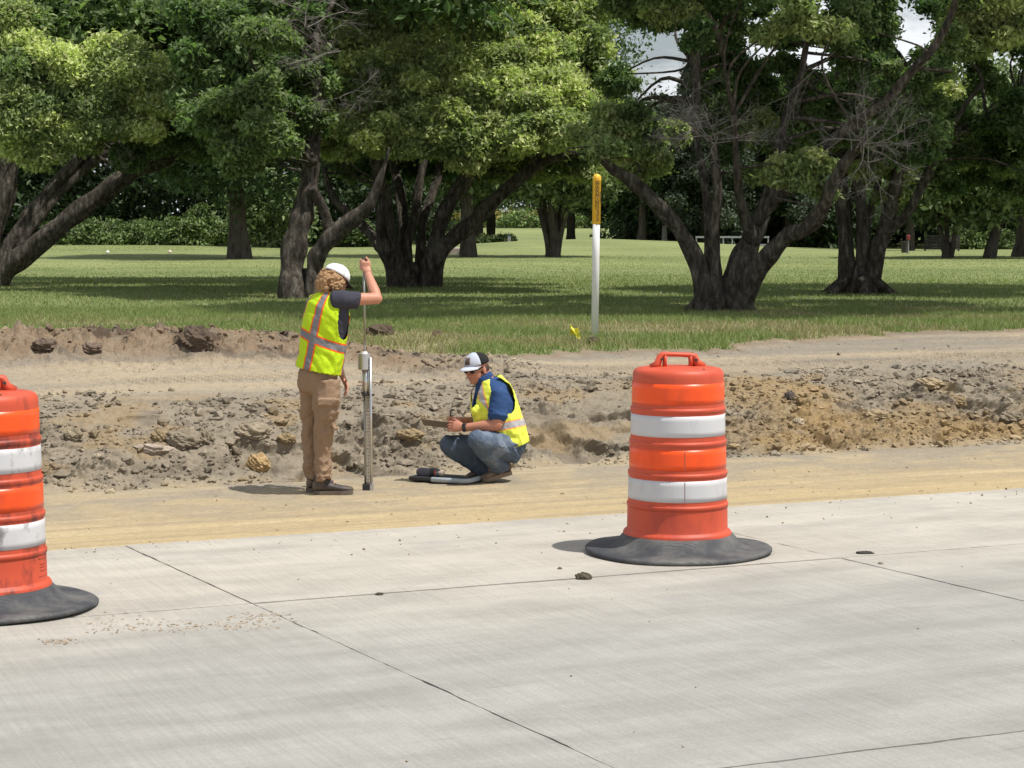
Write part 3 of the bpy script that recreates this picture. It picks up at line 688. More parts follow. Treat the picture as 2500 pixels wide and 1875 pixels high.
# --- left leaning tree at the frame edge
Yb = on(10, 700).y
top = lambda cx, Y, rx, ry, z, rz, n, sd, tn=(GREEN, MID): dome(cx, Y, z, rx, ry, rz, n, sd, tn[0], tn[1], rad=(.7, 1.1), front=False)
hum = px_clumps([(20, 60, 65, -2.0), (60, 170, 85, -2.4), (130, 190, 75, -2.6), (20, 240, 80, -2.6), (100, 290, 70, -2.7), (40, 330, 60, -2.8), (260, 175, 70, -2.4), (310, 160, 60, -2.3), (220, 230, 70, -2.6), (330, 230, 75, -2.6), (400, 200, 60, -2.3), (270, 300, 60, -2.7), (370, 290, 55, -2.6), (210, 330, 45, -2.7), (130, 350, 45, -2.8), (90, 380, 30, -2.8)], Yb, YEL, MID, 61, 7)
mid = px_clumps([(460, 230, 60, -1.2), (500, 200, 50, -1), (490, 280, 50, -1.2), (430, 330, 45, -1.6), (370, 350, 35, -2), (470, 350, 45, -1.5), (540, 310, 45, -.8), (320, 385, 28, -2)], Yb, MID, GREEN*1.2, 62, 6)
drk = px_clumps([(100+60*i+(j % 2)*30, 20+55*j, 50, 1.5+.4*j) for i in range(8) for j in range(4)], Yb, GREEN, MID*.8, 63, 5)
t_ = top(-9.5, Yb+4.0, 5.5, 3.6, 4.5, 5.5, 55, 64)
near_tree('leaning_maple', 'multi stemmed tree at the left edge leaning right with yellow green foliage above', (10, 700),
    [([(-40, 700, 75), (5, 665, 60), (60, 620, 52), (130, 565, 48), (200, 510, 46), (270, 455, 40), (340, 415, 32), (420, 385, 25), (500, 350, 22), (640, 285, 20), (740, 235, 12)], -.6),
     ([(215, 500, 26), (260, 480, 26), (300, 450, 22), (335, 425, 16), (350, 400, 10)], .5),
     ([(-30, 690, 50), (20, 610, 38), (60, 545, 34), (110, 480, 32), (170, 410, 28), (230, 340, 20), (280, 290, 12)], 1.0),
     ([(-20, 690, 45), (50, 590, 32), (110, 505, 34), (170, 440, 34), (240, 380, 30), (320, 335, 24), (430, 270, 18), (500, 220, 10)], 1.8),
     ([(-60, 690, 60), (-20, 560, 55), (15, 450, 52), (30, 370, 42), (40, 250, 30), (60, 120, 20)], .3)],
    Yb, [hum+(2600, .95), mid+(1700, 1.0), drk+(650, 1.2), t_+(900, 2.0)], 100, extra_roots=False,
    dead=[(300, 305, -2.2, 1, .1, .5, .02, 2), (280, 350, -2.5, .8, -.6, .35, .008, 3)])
# --- dark twin trunk behind the standing worker
Yb = on(740, 728).y
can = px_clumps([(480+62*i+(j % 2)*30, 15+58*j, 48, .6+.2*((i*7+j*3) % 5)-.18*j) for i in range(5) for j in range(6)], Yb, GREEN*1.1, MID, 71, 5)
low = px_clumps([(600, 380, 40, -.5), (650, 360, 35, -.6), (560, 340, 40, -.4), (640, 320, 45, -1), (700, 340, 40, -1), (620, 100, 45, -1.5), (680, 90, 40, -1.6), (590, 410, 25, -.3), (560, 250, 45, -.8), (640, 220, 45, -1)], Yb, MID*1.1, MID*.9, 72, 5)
t_ = top(-3.0, Yb+3.2, 2.4, 2.4, 5.0, 3.6, 20, 74)
near_tree('twin_trunk_maple', 'dark twin trunked tree directly behind the standing worker', (740, 728),
    [([(722, 728, 80), (712, 660, 62), (722, 590, 58), (738, 530, 54), (748, 480, 46), (757, 412, 40), (768, 330, 34), (776, 220, 26), (770, 80, 16)], .4),
     ([(768, 725, 62), (768, 650, 42), (785, 608, 40), (820, 570, 42), (862, 535, 40), (900, 500, 28), (926, 440, 18), (942, 395, 9), (950, 360, 4)], -.4),
     ([(760, 460, 30), (785, 500, 22), (800, 555, 26), (790, 600, 22)], 0.3),
     ([(765, 400, 30), (700, 300, 22), (640, 200, 18), (560, 100, 12)], .6)],
    Yb, [can+(560, 1.15), low+(900, 1.0), t_+(900, 2.0)], 200,
    dead=[(745, 60, -1.9, .3, .3, .9, .012, 4), (820, 120, -1.9, -.4, -.4, .8, .010, 2), (860, 225, -2.2, .5, 0, .6, .010, 4)])
# --- centre tree with the fan of stems
Yb = on(1010, 702).y
rr_ = random.Random(5)
lst = []
for i in range(15):
    for j in range(7):
        x = 690+56*i+(j % 2)*28+rr_.uniform(-12, 12); y = 0+56*j+rr_.uniform(-12, 12)
        xr = 1480-max(0, 60-y)*.6; low_ = 395 if 960 < x < 1060 else (350 if x < 1100 else 330+.08*(x-1100))
        if x > 1500 or y > low_: continue
        if 900 < x < 1010 and 300 < y < 330: continue
        lst.append((x, y, 50+rr_.uniform(-6, 10), -.2-3.4*(y/400)-1.0*math.cos((x-1080)/420*1.4)+rr_.uniform(-.5, .5)))
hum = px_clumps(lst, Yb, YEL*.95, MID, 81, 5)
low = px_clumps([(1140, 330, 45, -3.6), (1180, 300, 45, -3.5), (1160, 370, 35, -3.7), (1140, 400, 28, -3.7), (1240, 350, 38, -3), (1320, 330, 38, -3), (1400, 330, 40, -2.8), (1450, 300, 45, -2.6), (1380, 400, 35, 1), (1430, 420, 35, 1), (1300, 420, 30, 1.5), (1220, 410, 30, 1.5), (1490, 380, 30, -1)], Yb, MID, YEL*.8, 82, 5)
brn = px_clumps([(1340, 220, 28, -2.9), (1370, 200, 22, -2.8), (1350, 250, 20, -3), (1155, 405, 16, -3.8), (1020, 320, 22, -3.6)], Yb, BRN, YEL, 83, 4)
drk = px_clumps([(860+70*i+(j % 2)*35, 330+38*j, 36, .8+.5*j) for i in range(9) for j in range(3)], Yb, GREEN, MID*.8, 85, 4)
t_ = top(-1.4, Yb+4.2, 4.6, 3.6, 5.2, 5.5, 60, 84)
near_tree('fan_stemmed_maple', 'tree with a fan of many stems and a broad sunlit crown in the centre', (1010, 702),
    [([(975, 700, 50), (957, 641, 40), (934, 570, 40), (938, 500, 32), (926, 430, 28), (935, 330, 22), (900, 200, 15)], -.5),
     ([(990, 690, 26), (972, 625, 22), (955, 560, 22), (948, 500, 18), (945, 455, 12)], -.7),
     ([(1000, 690, 34), (992, 600, 22), (1013, 530, 24), (1022, 460, 22), (1034, 389, 20), (1050, 250, 14)], .4),
     ([(985, 690, 26), (984, 560, 26), (976, 470, 26), (958, 390, 18)], 1.0),
     ([(1022, 690, 30), (1030, 560, 20), (1050, 490, 22), (1076, 412, 20), (1090, 300, 14)], 1.0),
     ([(1030, 695, 44), (1062, 595, 34), (1089, 513, 36), (1130, 450, 36), (1160, 405, 26), (1210, 300, 18)], .2),
     ([(1050, 695, 50), (1066, 628, 46), (1112, 580, 40), (1158, 540, 38), (1205, 490, 34), (1270, 436, 28), (1330, 395, 24), (1400, 375, 16), (1460, 340, 10)], -1.0),
     ([(940, 620, 30), (918, 588, 28), (874, 540, 22), (815, 482, 18), (790, 410, 12)], 1.2)],
    Yb, [hum+(1150, 1.0), low+(800, 1.0), brn+(500, 1.0), drk+(350, 1.2), t_+(950, 2.0)], 300,
    dead=[(1030, 240, -2.6, .4, .2, .8, .012, 4), (920, 330, -2.4, .3, -.3, .7, .012, 4)])
# --- right hand tree with spreading stems
Yb = on(1760, 762).y
lst = []
for i in range(19):
    for j in range(8):
        x = 1500+57*i+(j % 2)*28+rr_.uniform(-14, 14); y = -10+55*j+rr_.uniform(-14, 14)
        low_ = 330 if x < 1700 else (400 if x < 1900 else 380)
        if x > 2290 or y > low_ or (1590 < x < 1720 and y > 230) or (y > 300 and rr_.random() < .4): continue
        lst.append((x, y, 42+rr_.uniform(-6, 8), rr_.uniform(.2, 3.8) if y > 120 else rr_.uniform(-1.6, 3.2)))
can = px_clumps(lst, Yb, GREEN*1.0, MID*.85, 91, 4)
kk = np.array([no_hole(p) for p in can[0]]); can = tuple(a[kk] for a in can)
low = px_clumps([(1470, 365, 34, -.7), (1440, 335, 36, -.3), (1500, 330, 34, .3), (1480, 300, 36, .4), (1530, 370, 22, .2), (1560, 420, 38, 6), (1600, 390, 35, 6), (1580, 350, 35, 6), (1640, 330, 30, 6.5), (1560, 330, 35, 5), (1780, 330, 40, 1.5), (1840, 300, 40, 1.6), (1900, 420, 35, -.6), (1960, 430, 35, -.8), (1990, 400, 32, -.8), (1860, 420, 30, 1.2), (2010, 470, 22, 2), (1960, 30, 55, -2), (2030, 60, 45, -2), (1900, 80, 45, -1.5), (1640, 20, 50, -.5), (1540, 300, 35, 4)], Yb, MID*1.15, YEL*.75, 92, 5)
t_ = dome(4.0, Yb+.5, 5.2, 5.4, 4.6, 3.6, 55, 94, GREEN, MID, rad=(.5, .8), front=False)
near_tree('spreading_maple', 'tree with thick forked stems spreading wide right of the marker post', (1760, 762),
    [([(1722, 758, 50), (1712, 670, 44), (1669, 575, 38), (1611, 508, 36), (1548, 448, 32), (1500, 415, 24), (1462, 385, 16)], -.6),
     ([(1742, 750, 44), (1746, 640, 32), (1741, 554, 30), (1751, 482, 24), (1746, 400, 22), (1738, 345, 15)], -.5),
     ([(1735, 745, 36), (1731, 640, 26), (1729, 550, 22), (1720, 440, 20), (1700, 330, 14), (1690, 150, 10)], 1.2),
     ([(1775, 760, 70), (1792, 680, 60), (1825, 610, 52), (1845, 560, 50), (1868, 500, 34), (1898, 390, 30), (1915, 300, 24), (1953, 193, 18), (1975, 60, 12)], .2),
     ([(1840, 590, 34), (1828, 555, 30), (1806, 482, 22), (1799, 410, 18), (1790, 280, 12)], -.8),
     ([(1850, 545, 30), (1885, 492, 30), (1950, 445, 28), (1997, 398, 27), (2030, 345, 26), (2103, 290, 24), (2165, 241, 22), (2223, 178, 22), (2285, 110, 20), (2320, 39, 16), (2345, -50, 12)], -1.5),
     ([(1795, 755, 60), (1838, 678, 52), (1880, 622, 46), (1922, 578, 38), (1968, 556, 40), (2008, 506, 34), (2037, 444, 30), (2078, 378, 26), (2108, 347, 18)], -1.8),
     ([(1693, 10, 24), (1731, 48, 22), (1755, 90, 18), (1762, 130, 10)], .3), ([(1700, 330, 14), (1702, 180, 18), (1695, 60, 22), (1690, -60, 22)], .3)],
    Yb, [can+(470, .82), low+(560, .82), t_+(500, 2.0)], 400,
    dead=[(1735, 345, -.7, -.5, .5, .62, .014, 7), (1740, 335, -.7, .6, .5, .5, .012, 5), (1700, 320, -.7, -.8, -.1, .5, .010, 5), (2110, 345, -1.9, .6, -.1, .62, .012, 9), (2090, 365, -1.8, .2, .5, .45, .012, 5), (2040, 130, 0, 0, -1, 1.0, .012, 1)])
# --- darker tree further right
Yb = on(2100, 716).y
lst = []
for i in range(12):
    for j in range(9):
        x = 1960+58*i+(j % 2)*28+rr_.uniform(-14, 14); y = -10+55*j+rr_.uniform(-14, 14)
        low_ = 400 if x < 2280 else 470
        if y > low_: continue
        lst.append((x, y, 46+rr_.uniform(-6, 10), rr_.uniform(-1.5, 3.5)))
can = px_clumps(lst, Yb, GREEN*1.0, MID*.9, 95, 4)
kk = np.array([no_hole(p) for p in can[0]]); can = tuple(a[kk] for a in can)
low = px_clumps([(2380, 60, 55, -5), (2430, 110, 50, -5), (2340, 130, 45, -5), (2460, 40, 50, -5), (2400, 30, 50, -5), (2190, 430, 32, 0), (2170, 480, 25, 0), (2120, 420, 25, -.4), (2300, 200, 45, -2), (2420, 330, 50, 2), (2350, 380, 45, 2), (2440, 400, 45, 2), (2480, 330, 45, 2)], Yb, YEL*.85, MID, 96, 5)
t_ = dome(10.0, Yb+.8, 5.6, 4.6, 4.2, 4.0, 50, 97, GREEN, MID, rad=(.5, .85), front=False)
near_tree('five_stemmed_maple', 'dark tree with upright stems and a pale scar, last of the big trees at right', (2100, 716),
    [([(2078, 712, 48), (2066, 610, 38), (2056, 482, 36), (2050, 420, 34), (2045, 300, 24), (2050, 150, 16)], .6),
     ([(2103, 710, 40), (2108, 590, 30), (2100, 482, 28), (2088, 405, 26), (2080, 280, 18)], -.2),
     ([(2128, 712, 44), (2141, 620, 36), (2168, 530, 34), (2185, 458, 34), (2215, 340, 26), (2240, 200, 16)], -.4),
     ([(2150, 600, 26), (2175, 560, 24), (2214, 521, 22), (2257, 444, 22), (2290, 380, 20), (2340, 280, 15), (2400, 200, 10)], -.8),
     ([(2115, 560, 18), (2128, 500, 17), (2146, 440, 14), (2155, 380, 10)], .5),
     ([(2230, 400, 20), (2260, 365, 20), (2320, 328, 18), (2392, 289, 16), (2490, 245, 12)], -.8)],
    Yb, [can+(430, 1.05), low+(650, 1.0), t_+(550, 2.0)], 500)

# --- far trees
def far_tree(name, label, px, py, wpx, top_y, crown_w, bottom_y, Y=None, tone=(GREEN, MID), seed=1, fan=0, lean=0, group='trees standing far across the lawn', kind='round', mat_b=None, n=60, size=.24, per=330):
    g = on(px, py) if Y is None else Vector((P(px, py, Y).x, Y, float(lawn_far(np.array([P(px, py, Y).x]), np.array([float(Y)]))[0])))
    Y = g.y; m = Y/F; root = empty(name, tuple(g)); tag(root, label, 'tree', group); mb = MB(); rnd = random.Random(seed)
    zt = P(px, top_y, Y).z; zb = P(px, bottom_y, Y).z; w_ = wpx*m/2
    if fan:
        for k in range(fan):
            a = (k/(fan-1)-.5)*2; H = zb-g.z+1.5
            add_stem(mb, [g+Vector((a*w_*.5, 0, -.2)), g+Vector((a*w_*1.0, rnd.uniform(-.3, .3), H*.25)), g+Vector((a*w_*2.2, rnd.uniform(-.6, .6), H*.65)), g+Vector((a*w_*3.4, rnd.uniform(-1, 1), H*1.3))], [w_*.5, w_*.42, w_*.32, w_*.2], seed+k, 8, 4)
        mb.tube([g+Vector((0, 0, -.3)), g+Vector((0, 0, .6))], [w_*1.25, w_*.8], seg=12)
    else:
        H = zt-g.z
        add_stem(mb, [g+Vector((0, 0, -.3)), g+Vector((lean*.08*H, 0, H*.08)), g+Vector((lean*.3*H, 0, H*.3)), g+Vector((lean*.5*H, 0, H*.6)), g+Vector((lean*.5*H, 0, H*.9))], [w_*1.5, w_, w_*.85, w_*.6, w_*.15], seed, 12, 5)
    mb.build('trunk', mat_b or M_bark_far, root, smooth=True)
    cw = crown_w*m/2; c = np.array([g.x+lean*.4*(zt-g.z), Y, (zt+zb)/2]); r = np.random.default_rng(seed); cc = []; rr = []; tt = []
    for k in range(n):
        if kind == 'conifer':
            t = r.random()**.75; a = r.random()*6.28; rad_ = cw*(1-t)*(.5+.55*r.random())+.15
            cc.append((c[0]+rad_*math.cos(a), c[1]+rad_*math.sin(a), zb+(zt-zb)*t-.12*rad_)); rr.append(.32+.55*(1-t)*r.random())
        else:
            d = r.normal(size=3); d /= np.linalg.norm(d); k_ = .45+.5*r.random()**.5
            cc.append((c[0]+d[0]*cw*k_, c[1]+d[1]*cw*k_*.8, c[2]+d[2]*(zt-zb)/2*k_)); rr.append(cw*r.uniform(.2, .34))
        t = r.random(); tt.append((tone[0]*(1-t)+tone[1]*t)*.68)
    crown('crown', root, [(np.array(cc), np.array(rr), np.array(tt), per, 1.0)], size, seed, M_leaf_far); return root
DKG = GREEN*.8
far_tree('broad_tree', 'far tree with a very thick black trunk at the lawn edge behind the bushes', 582, 632, 44, -100, 520, 545, seed=601, tone=(DKG, GREEN), n=80, per=420)
far_tree('broad_tree', 'far tree with a straight dark trunk seen between the stems of the centre tree', 1143, 628, 34, -40, 420, 505, seed=602, tone=(GREEN, MID), n=70, per=400)
far_tree('fan_stemmed_tree', 'small far tree with a fan of pale stems left of the marker post', 1350, 627, 36, 330, 380, 500, seed=603, fan=6, tone=(GREEN, MID*1.2), n=60)
far_tree('slim_tree', 'slim dark trunk with a low dark crown just left of the marker post, far away', 1393, 594, 22, 330, 260, 520, Y=135, seed=604, tone=(DKG, GREEN), n=50)
far_tree('slim_tree', 'far dark trunk a little right of the marker post', 1533, 606, 20, 340, 300, 545, Y=118, seed=605, tone=(DKG, GREEN), n=60)
far_tree('slim_tree', 'grey trunk beside the dark trunk right of the marker post', 1568, 610, 22, 330, 180, 500, Y=112, seed=606, tone=(DKG, GREEN), n=40)
far_tree('slim_tree', 'far straight trunk seen just left of the grey post with the blue lid', 1199, 588, 22, 380, 260, 500, Y=140, seed=607, tone=(DKG, BLUEG), n=50)
far_tree('slim_tree', 'far dark trunk flared at its foot left of the grey post', 1165, 590, 30, 400, 180, 520, Y=130, seed=608, tone=(DKG, GREEN), n=40)
far_tree('spruce_tree', 'blue green spruce behind the dead twigs at left of the spreading tree', 1720, 622, 18, 90, 330, 560, Y=112, seed=611, kind='conifer', tone=(BLUEG*.8, BLUEG), n=150, size=.20)
far_tree('spruce_tree', 'blue green spruce seen between the right stems of the spreading tree', 1920, 622, 18, 250, 330, 560, Y=114, seed=612, kind='conifer', tone=(BLUEG*.9, BLUEG*1.15), n=150, size=.20)
far_tree('bare_pine', 'far slim trunk, pale grey and bare, left of the fence rail', 1622, 620, 13, 260, 200, 480, Y=112, seed=613, tone=(BLUEG*.7, DKG), n=40, mat_b=plain('pale_bark', (.22, .20, .18), .9))
far_tree('lawn_tree', 'far tree with a small forked trunk in front of the dark plank fence', 2312, 630, 26, 330, 340, 560, seed=614, fan=3, tone=(GREEN, MID*1.2), n=60)
far_tree('lawn_tree', 'far tree whose dark trunk leans right near the right edge', 2412, 630, 26, 170, 420, 555, seed=615, lean=.28, tone=(MID, MID*1.5), n=80)
far_tree('lawn_tree', 'far tree cut by the right edge of the photo', 2495, 627, 36, 240, 320, 520, seed=616, tone=(GREEN, MID*1.2), n=60)
far_tree('lawn_tree', 'far tree behind the litter bin with grey trunk', 2222, 624, 20, 300, 300, 545, Y=100, seed=617, tone=(GREEN, MID), n=60)
far_tree('pale_leaved_tree', 'small pale leaved tree between the thick black trunk and the twin trunk', 665, 622, 12, 430, 200, 610, Y=92, seed=618, tone=(MID*1.1, MID*1.4), n=40)

# --- bushes along the left edge
def bush(px, py, rpx, hpx, Y, label, seed, tone):
    p = P(px, py, Y); z = float(lawn_far(np.array([p.x]), np.array([float(Y)]))[0]); m = Y/F
    r = np.random.default_rng(seed); cc = []; rr = []; tt = []
    root = empty('bush', (p.x, Y, z)); tag(root, label, 'bush', 'bushes along the far edge of the lawn')
    for k in range(34):
        d = r.normal(size=3); d /= np.linalg.norm(d); k_ = r.random()**.5
        cc.append((p.x+d[0]*rpx*m*k_, Y+d[1]*rpx*m*.5*k_, z+abs(d[2])*hpx*m*k_*.85)); rr.append(rpx*m*r.uniform(.2, .34)); t = r.random(); tt.append(tone*(.85+.4*t))
    crown('foliage', root, [(np.array(cc), np.array(rr), np.array(tt), 230, 1)], .18, seed, M_leaf_far)
    mb = MB()
    for k in range(5): mb.tube([(p.x+r.normal()*.1, Y, z-.1), (p.x+r.normal()*.5, Y+r.normal()*.3, z+hpx*m*.7)], [.03, .012], seg=5)
    mb.build('stems', M_bark_far, root)
BG = np.array([.12, .17, .055])
for i, (x, rp, hp, lab) in enumerate([(235, 60, 60, 'low light green bush farthest left at the lawn edge'), (300, 65, 70, 'light green bush above the left white tee marker'), (370, 70, 60, 'wide low bush between the two tee markers'), (440, 65, 75, 'light green bush above the right tee marker'), (505, 65, 110, 'tall light green bush left of the thick black trunk'), (150, 55, 55, 'dark low bush half hidden by the leaning stems'), (690, 60, 85, 'bush behind the dark twin trunk'), (880, 60, 80, 'bush seen left of the fan of stems'), (835, 50, 60, 'small bush between the twin trunk and the fan of stems')]):
    bush(x, 622, rp, hp, 97+(i % 3), lab, 700+i, BG*(1.0 if x < 540 and x > 200 else .7))
bush(2350, 618, 50, 55, 112, 'bush behind the dark plank fence at right', 720, BG*.9)
bush(2450, 615, 45, 50, 112, 'bush right of the leaning far trunk', 721, BG*.9)
bush(1225, 588, 35, 26, 128, 'low clipped bush right of the grey post', 722, BG*.55)
bush(1180, 588, 30, 24, 128, 'low clipped bush left of the grey post', 723, BG*.6)
# --- the wood behind: reads as one mass
r = np.random.default_rng(77); cc = []; rr = []; tt = []
for k in range(2300):
    Y = r.uniform(112, 150); x = r.uniform(-.32, .32)*Y; px = CX+F*x/Y
    hmax = np.interp(px, [-400, 0, 600, 900, 1080, 1200, 1440, 1480, 1560, 1640, 1700, 2100, 2200, 2500, 3000], [14, 14, 14, 12, 10, 9, 9.5, 9.2, 9, 8, 9, 11, 9, 9, 12])
    if 1060 < px < 1520: Y += 190; x = (px-CX)/F*Y; hmax = 20
    g0 = float(lawn_far(np.array([x]), np.array([Y]))[0]); z = g0+r.random()**1.15*hmax*Y/130
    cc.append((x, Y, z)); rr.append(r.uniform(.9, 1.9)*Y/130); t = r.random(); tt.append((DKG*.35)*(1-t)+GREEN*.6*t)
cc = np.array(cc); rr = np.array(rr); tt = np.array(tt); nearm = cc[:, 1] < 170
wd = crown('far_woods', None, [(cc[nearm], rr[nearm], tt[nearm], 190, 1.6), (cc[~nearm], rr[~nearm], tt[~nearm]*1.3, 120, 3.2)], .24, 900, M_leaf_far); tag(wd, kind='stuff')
cc = []; rr = []; tt = []
for k in range(240):
    Y = r.uniform(236, 250); px = r.uniform(1020, 1560); x = (px-CX)/F*Y; z = float(lawn_far(np.array([x]), np.array([Y]))[0])+r.random()*1.5
    cc.append((x, Y, z)); rr.append(r.uniform(.5, 1.1)); tt.append(BG*1.2 if r.random() < .78 else np.array([.24, .19, .06]))
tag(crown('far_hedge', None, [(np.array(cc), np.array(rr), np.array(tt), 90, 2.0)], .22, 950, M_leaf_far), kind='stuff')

# ================================================================== SMALL FAR OBJECTS
M_grey = plain('weathered_grey', (.30, .31, .33), .8); M_white = plain('white_paint', (.78, .78, .76), .5, var=.05); M_dkwood = plain('dark_wood', (.05, .045, .04), .9)
M_blue = plain('blue_lid', (.05, .09, .14), .5)
def at(px, py, Y): p = P(px, py, Y); return Vector((p.x, Y, float(lawn_far(np.array([p.x]), np.array([float(Y)]))[0])))
g = at(1243, 597, 125); root = empty('ball_washer_post', tuple(g)); tag(root, 'pale grey post with a dark blue lid on the far lawn', 'post')
mb = MB(); mb.box(g+Vector((0, 0, .28)), (.20, .18, .58)); mb.build('post', M_grey, root, bevel=.02)
mb = MB(); mb.box(g+Vector((0, 0, .62)), (.15, .15, .12)); mb.build('lid', M_blue, root, bevel=.02)
for (x, y, lab) in ((263, 620, 'small white round tee marker at left on the lawn edge'), (415, 619, 'small pinkish white tee marker at right on the lawn edge')):
    p = on(x, y); mb = MB(); mb.ell(p+Vector((0, 0, .06)), (.07, .07, .07)); mb.tube([p+Vector((0, 0, -.05)), p+Vector((0, 0, .03))], [.015, .015], seg=8)
    tag(mb.build('tee_marker', M_white if x < 300 else plain('pinkish', (.75, .6, .55)), None, smooth=True), lab, 'tee marker', 'tee markers on the lawn')
# rail fence behind the spreading tree
def rail_fence(x0, x1, py, Y, posts, rails, hh_, mat, label, thick=.06):
    a = at(x0, py, Y); b = at(x1, py, Y); zg = min(a.z, b.z); root = empty('rail_fence', tuple(a)); tag(root, label, 'fence')
    for k in range(posts):
        t = k/(posts-1); mb = MB(); q = a.lerp(b, t); mb.box((q.x, q.y, zg+hh_*.5-.08), (thick*1.3, thick*1.3, hh_+.18)); mb.build('post', mat, root)
    for k in range(rails):
        mb = MB(); z = zg+hh_*(1-k*.86/max(1, rails-1)*1.0)+.015; mb.box(((a.x+b.x)/2, Y-thick*.9, z), (b.x-a.x+.1, thick*.5, .09)); mb.build('rail', mat, root)
rail_fence(1700, 1875, 622, 104, 9, 2, .46, M_grey, 'low pale rail fence seen through the stems of the spreading tree', .05)
rail_fence(2258, 2340, 620, 101, 3, 6, .72, M_dkwood, 'dark fence of horizontal planks far right behind a small forked tree', .06)
g = on(2208, 620); root = empty('litter_bin', tuple(g)); tag(root, 'dark litter bin with a red ball washer on its post far right', 'bin')
mb = MB(); mb.lathe(g, [(.13, .05), (.16, .5), (.17, .52), (.15, .53)], 16, True); mb.build('bin_body', M_dkwood, root, smooth=True)
mb = MB(); mb.tube([g+Vector((.16, 0, -.1)), g+Vector((.16, 0, .62))], [.03, .03], seg=8); mb.build('post', M_grey, root)
mb = MB(); mb.box(g+Vector((.16, 0, .70)), (.15, .14, .22)); mb.build('ball_washer', plain('red_paint', (.22, .03, .03), .5), root, bevel=.03)
g = on(1112, 622); root = empty('stone_block', tuple(g)); tag(root, 'pale stone block half hidden behind the right stem of the centre tree', 'stone')
mb = MB(); mb.box(g+Vector((0, 0, .12)), (.5, .3, .34)); mb.build('block', plain('pale_stone', (.42, .36, .32), .9), root, bevel=.06)
g = on(1668, 626); mb = MB(); mb.tube([g+Vector((0, 0, -.1)), g+Vector((0, 0, .42))], [.02, .018], seg=8); tag(mb.build('stake', M_white), 'thin pale stake on the lawn left of the rail fence', 'stake')

# ================================================================== MARKER POST
M_post = plain('white_plastic', (.74, .74, .73), .45, var=.06, nscale=12, dirt=(.55, .53, .5), dscale=14, dthr=(.55, .9))
M_yel = plain('yellow_plastic', (.80, .46, .035), .45, var=.12, nscale=20)
M_ink = plain('dark_print', (.06, .035, .015), .7)
g = on(1452, 822); px_m = F/g.y; post = empty('marker_post', tuple(g)); tag(post, 'white plastic post with a yellow sleeve top reading WARNING at the grass edge', 'marker post')
tp = P(1457.5, 424, g.y); ax = (tp-g)
def along(t): return g+ax*t
Hh = ax.length
mb = MB(); mb.tube([along(-.06), along(.5), along(.73)], [.0405, .0405, .0405], seg=32); mb.build('pole', M_post, post, smooth=True)
sl0 = 1-(546-424)/(822-424)
rot = Vector((0, 0, 1)).rotation_difference(ax.normalized()).to_matrix()
mb = MB(); base = along(sl0); hs = Hh*(1-sl0); r_ = .0465
prof = [(.0415, -.004), (r_, 0), (r_, hs-.085), (r_+.0015, hs-.083), (r_+.0015, hs-.055)] + [((r_+.0015)*math.cos(a), hs-.052+.052*math.sin(a)) for a in np.linspace(.1, 1.5, 8)]
mb.lathe(base, prof, 32, True, rot); mb.build('sleeve', M_yel, post, smooth=True)
def wrap_text(txt, size, zc, ang0, stacked, rad_, name, par, length):
    cu = bpy.data.curves.new('t', 'FONT'); cu.body = txt; cu.size = size; cu.align_x = 'CENTER'; cu.align_y = 'CENTER'; cu.offset = size*.02; cu.resolution_u = 3
    if stacked: cu.space_line = .78
    o = bpy.data.objects.new('t', cu); C.objects.link(o); dg = bpy.context.evaluated_depsgraph_get(); dg.update()
    me = bpy.data.meshes.new_from_object(o.evaluated_get(dg)); bpy.data.objects.remove(o)
    V = np.array([v.co[:] for v in me.vertices]); Fc = [tuple(p.vertices) for p in me.polygons]
    x, z = (V[:, 0], V[:, 1]) if stacked else (V[:, 1], -V[:, 0])
    z = z-(z.max()+z.min())/2; z = z*length/(z.max()-z.min())
    a = ang0+x/rad_; W = np.stack([np.sin(a)*rad_, -np.cos(a)*rad_, z+zc], -1) @ np.array(rot).T + np.array(base)
    mb = MB(); mb.add(W, Fc); ob = mb.build(name, M_ink, par); return ob
wrap_text('\n'.join('WARNING'),   .044, hs-.235, .12, True, r_+.0022, 'warning_lettering', post, .285)
wrap_text('PIPELINE', .042, hs-.465, .25, False, r_+.0022, 'pipeline_lettering', post, .125)
# printed frame round the stacked letters
mb = MB()
def patch(a0, a1, z0, z1):
    n = 4; V = []
    for i in range(n+1):
        a = a0+(a1-a0)*i/n
        for z in (z0, z1): V.append((math.sin(a)*(r_+.0019), -math.cos(a)*(r_+.0019), z))
    mb.add(np.array(V) @ np.array(rot).T+np.array(base), [(2*i, 2*i+2, 2*i+3, 2*i+1) for i in range(n)])
for (a0, a1, z0, z1) in ((-.32, -.24, hs-.395, hs-.085), (.48, .56, hs-.395, hs-.085), (-.32, .56, hs-.089, hs-.084), (-.32, .56, hs-.395, hs-.389), (.85, 1.1, hs-.32, hs-.2)): patch(a0, a1, z0, z1)
mb.build('printed_frame', M_ink, post)
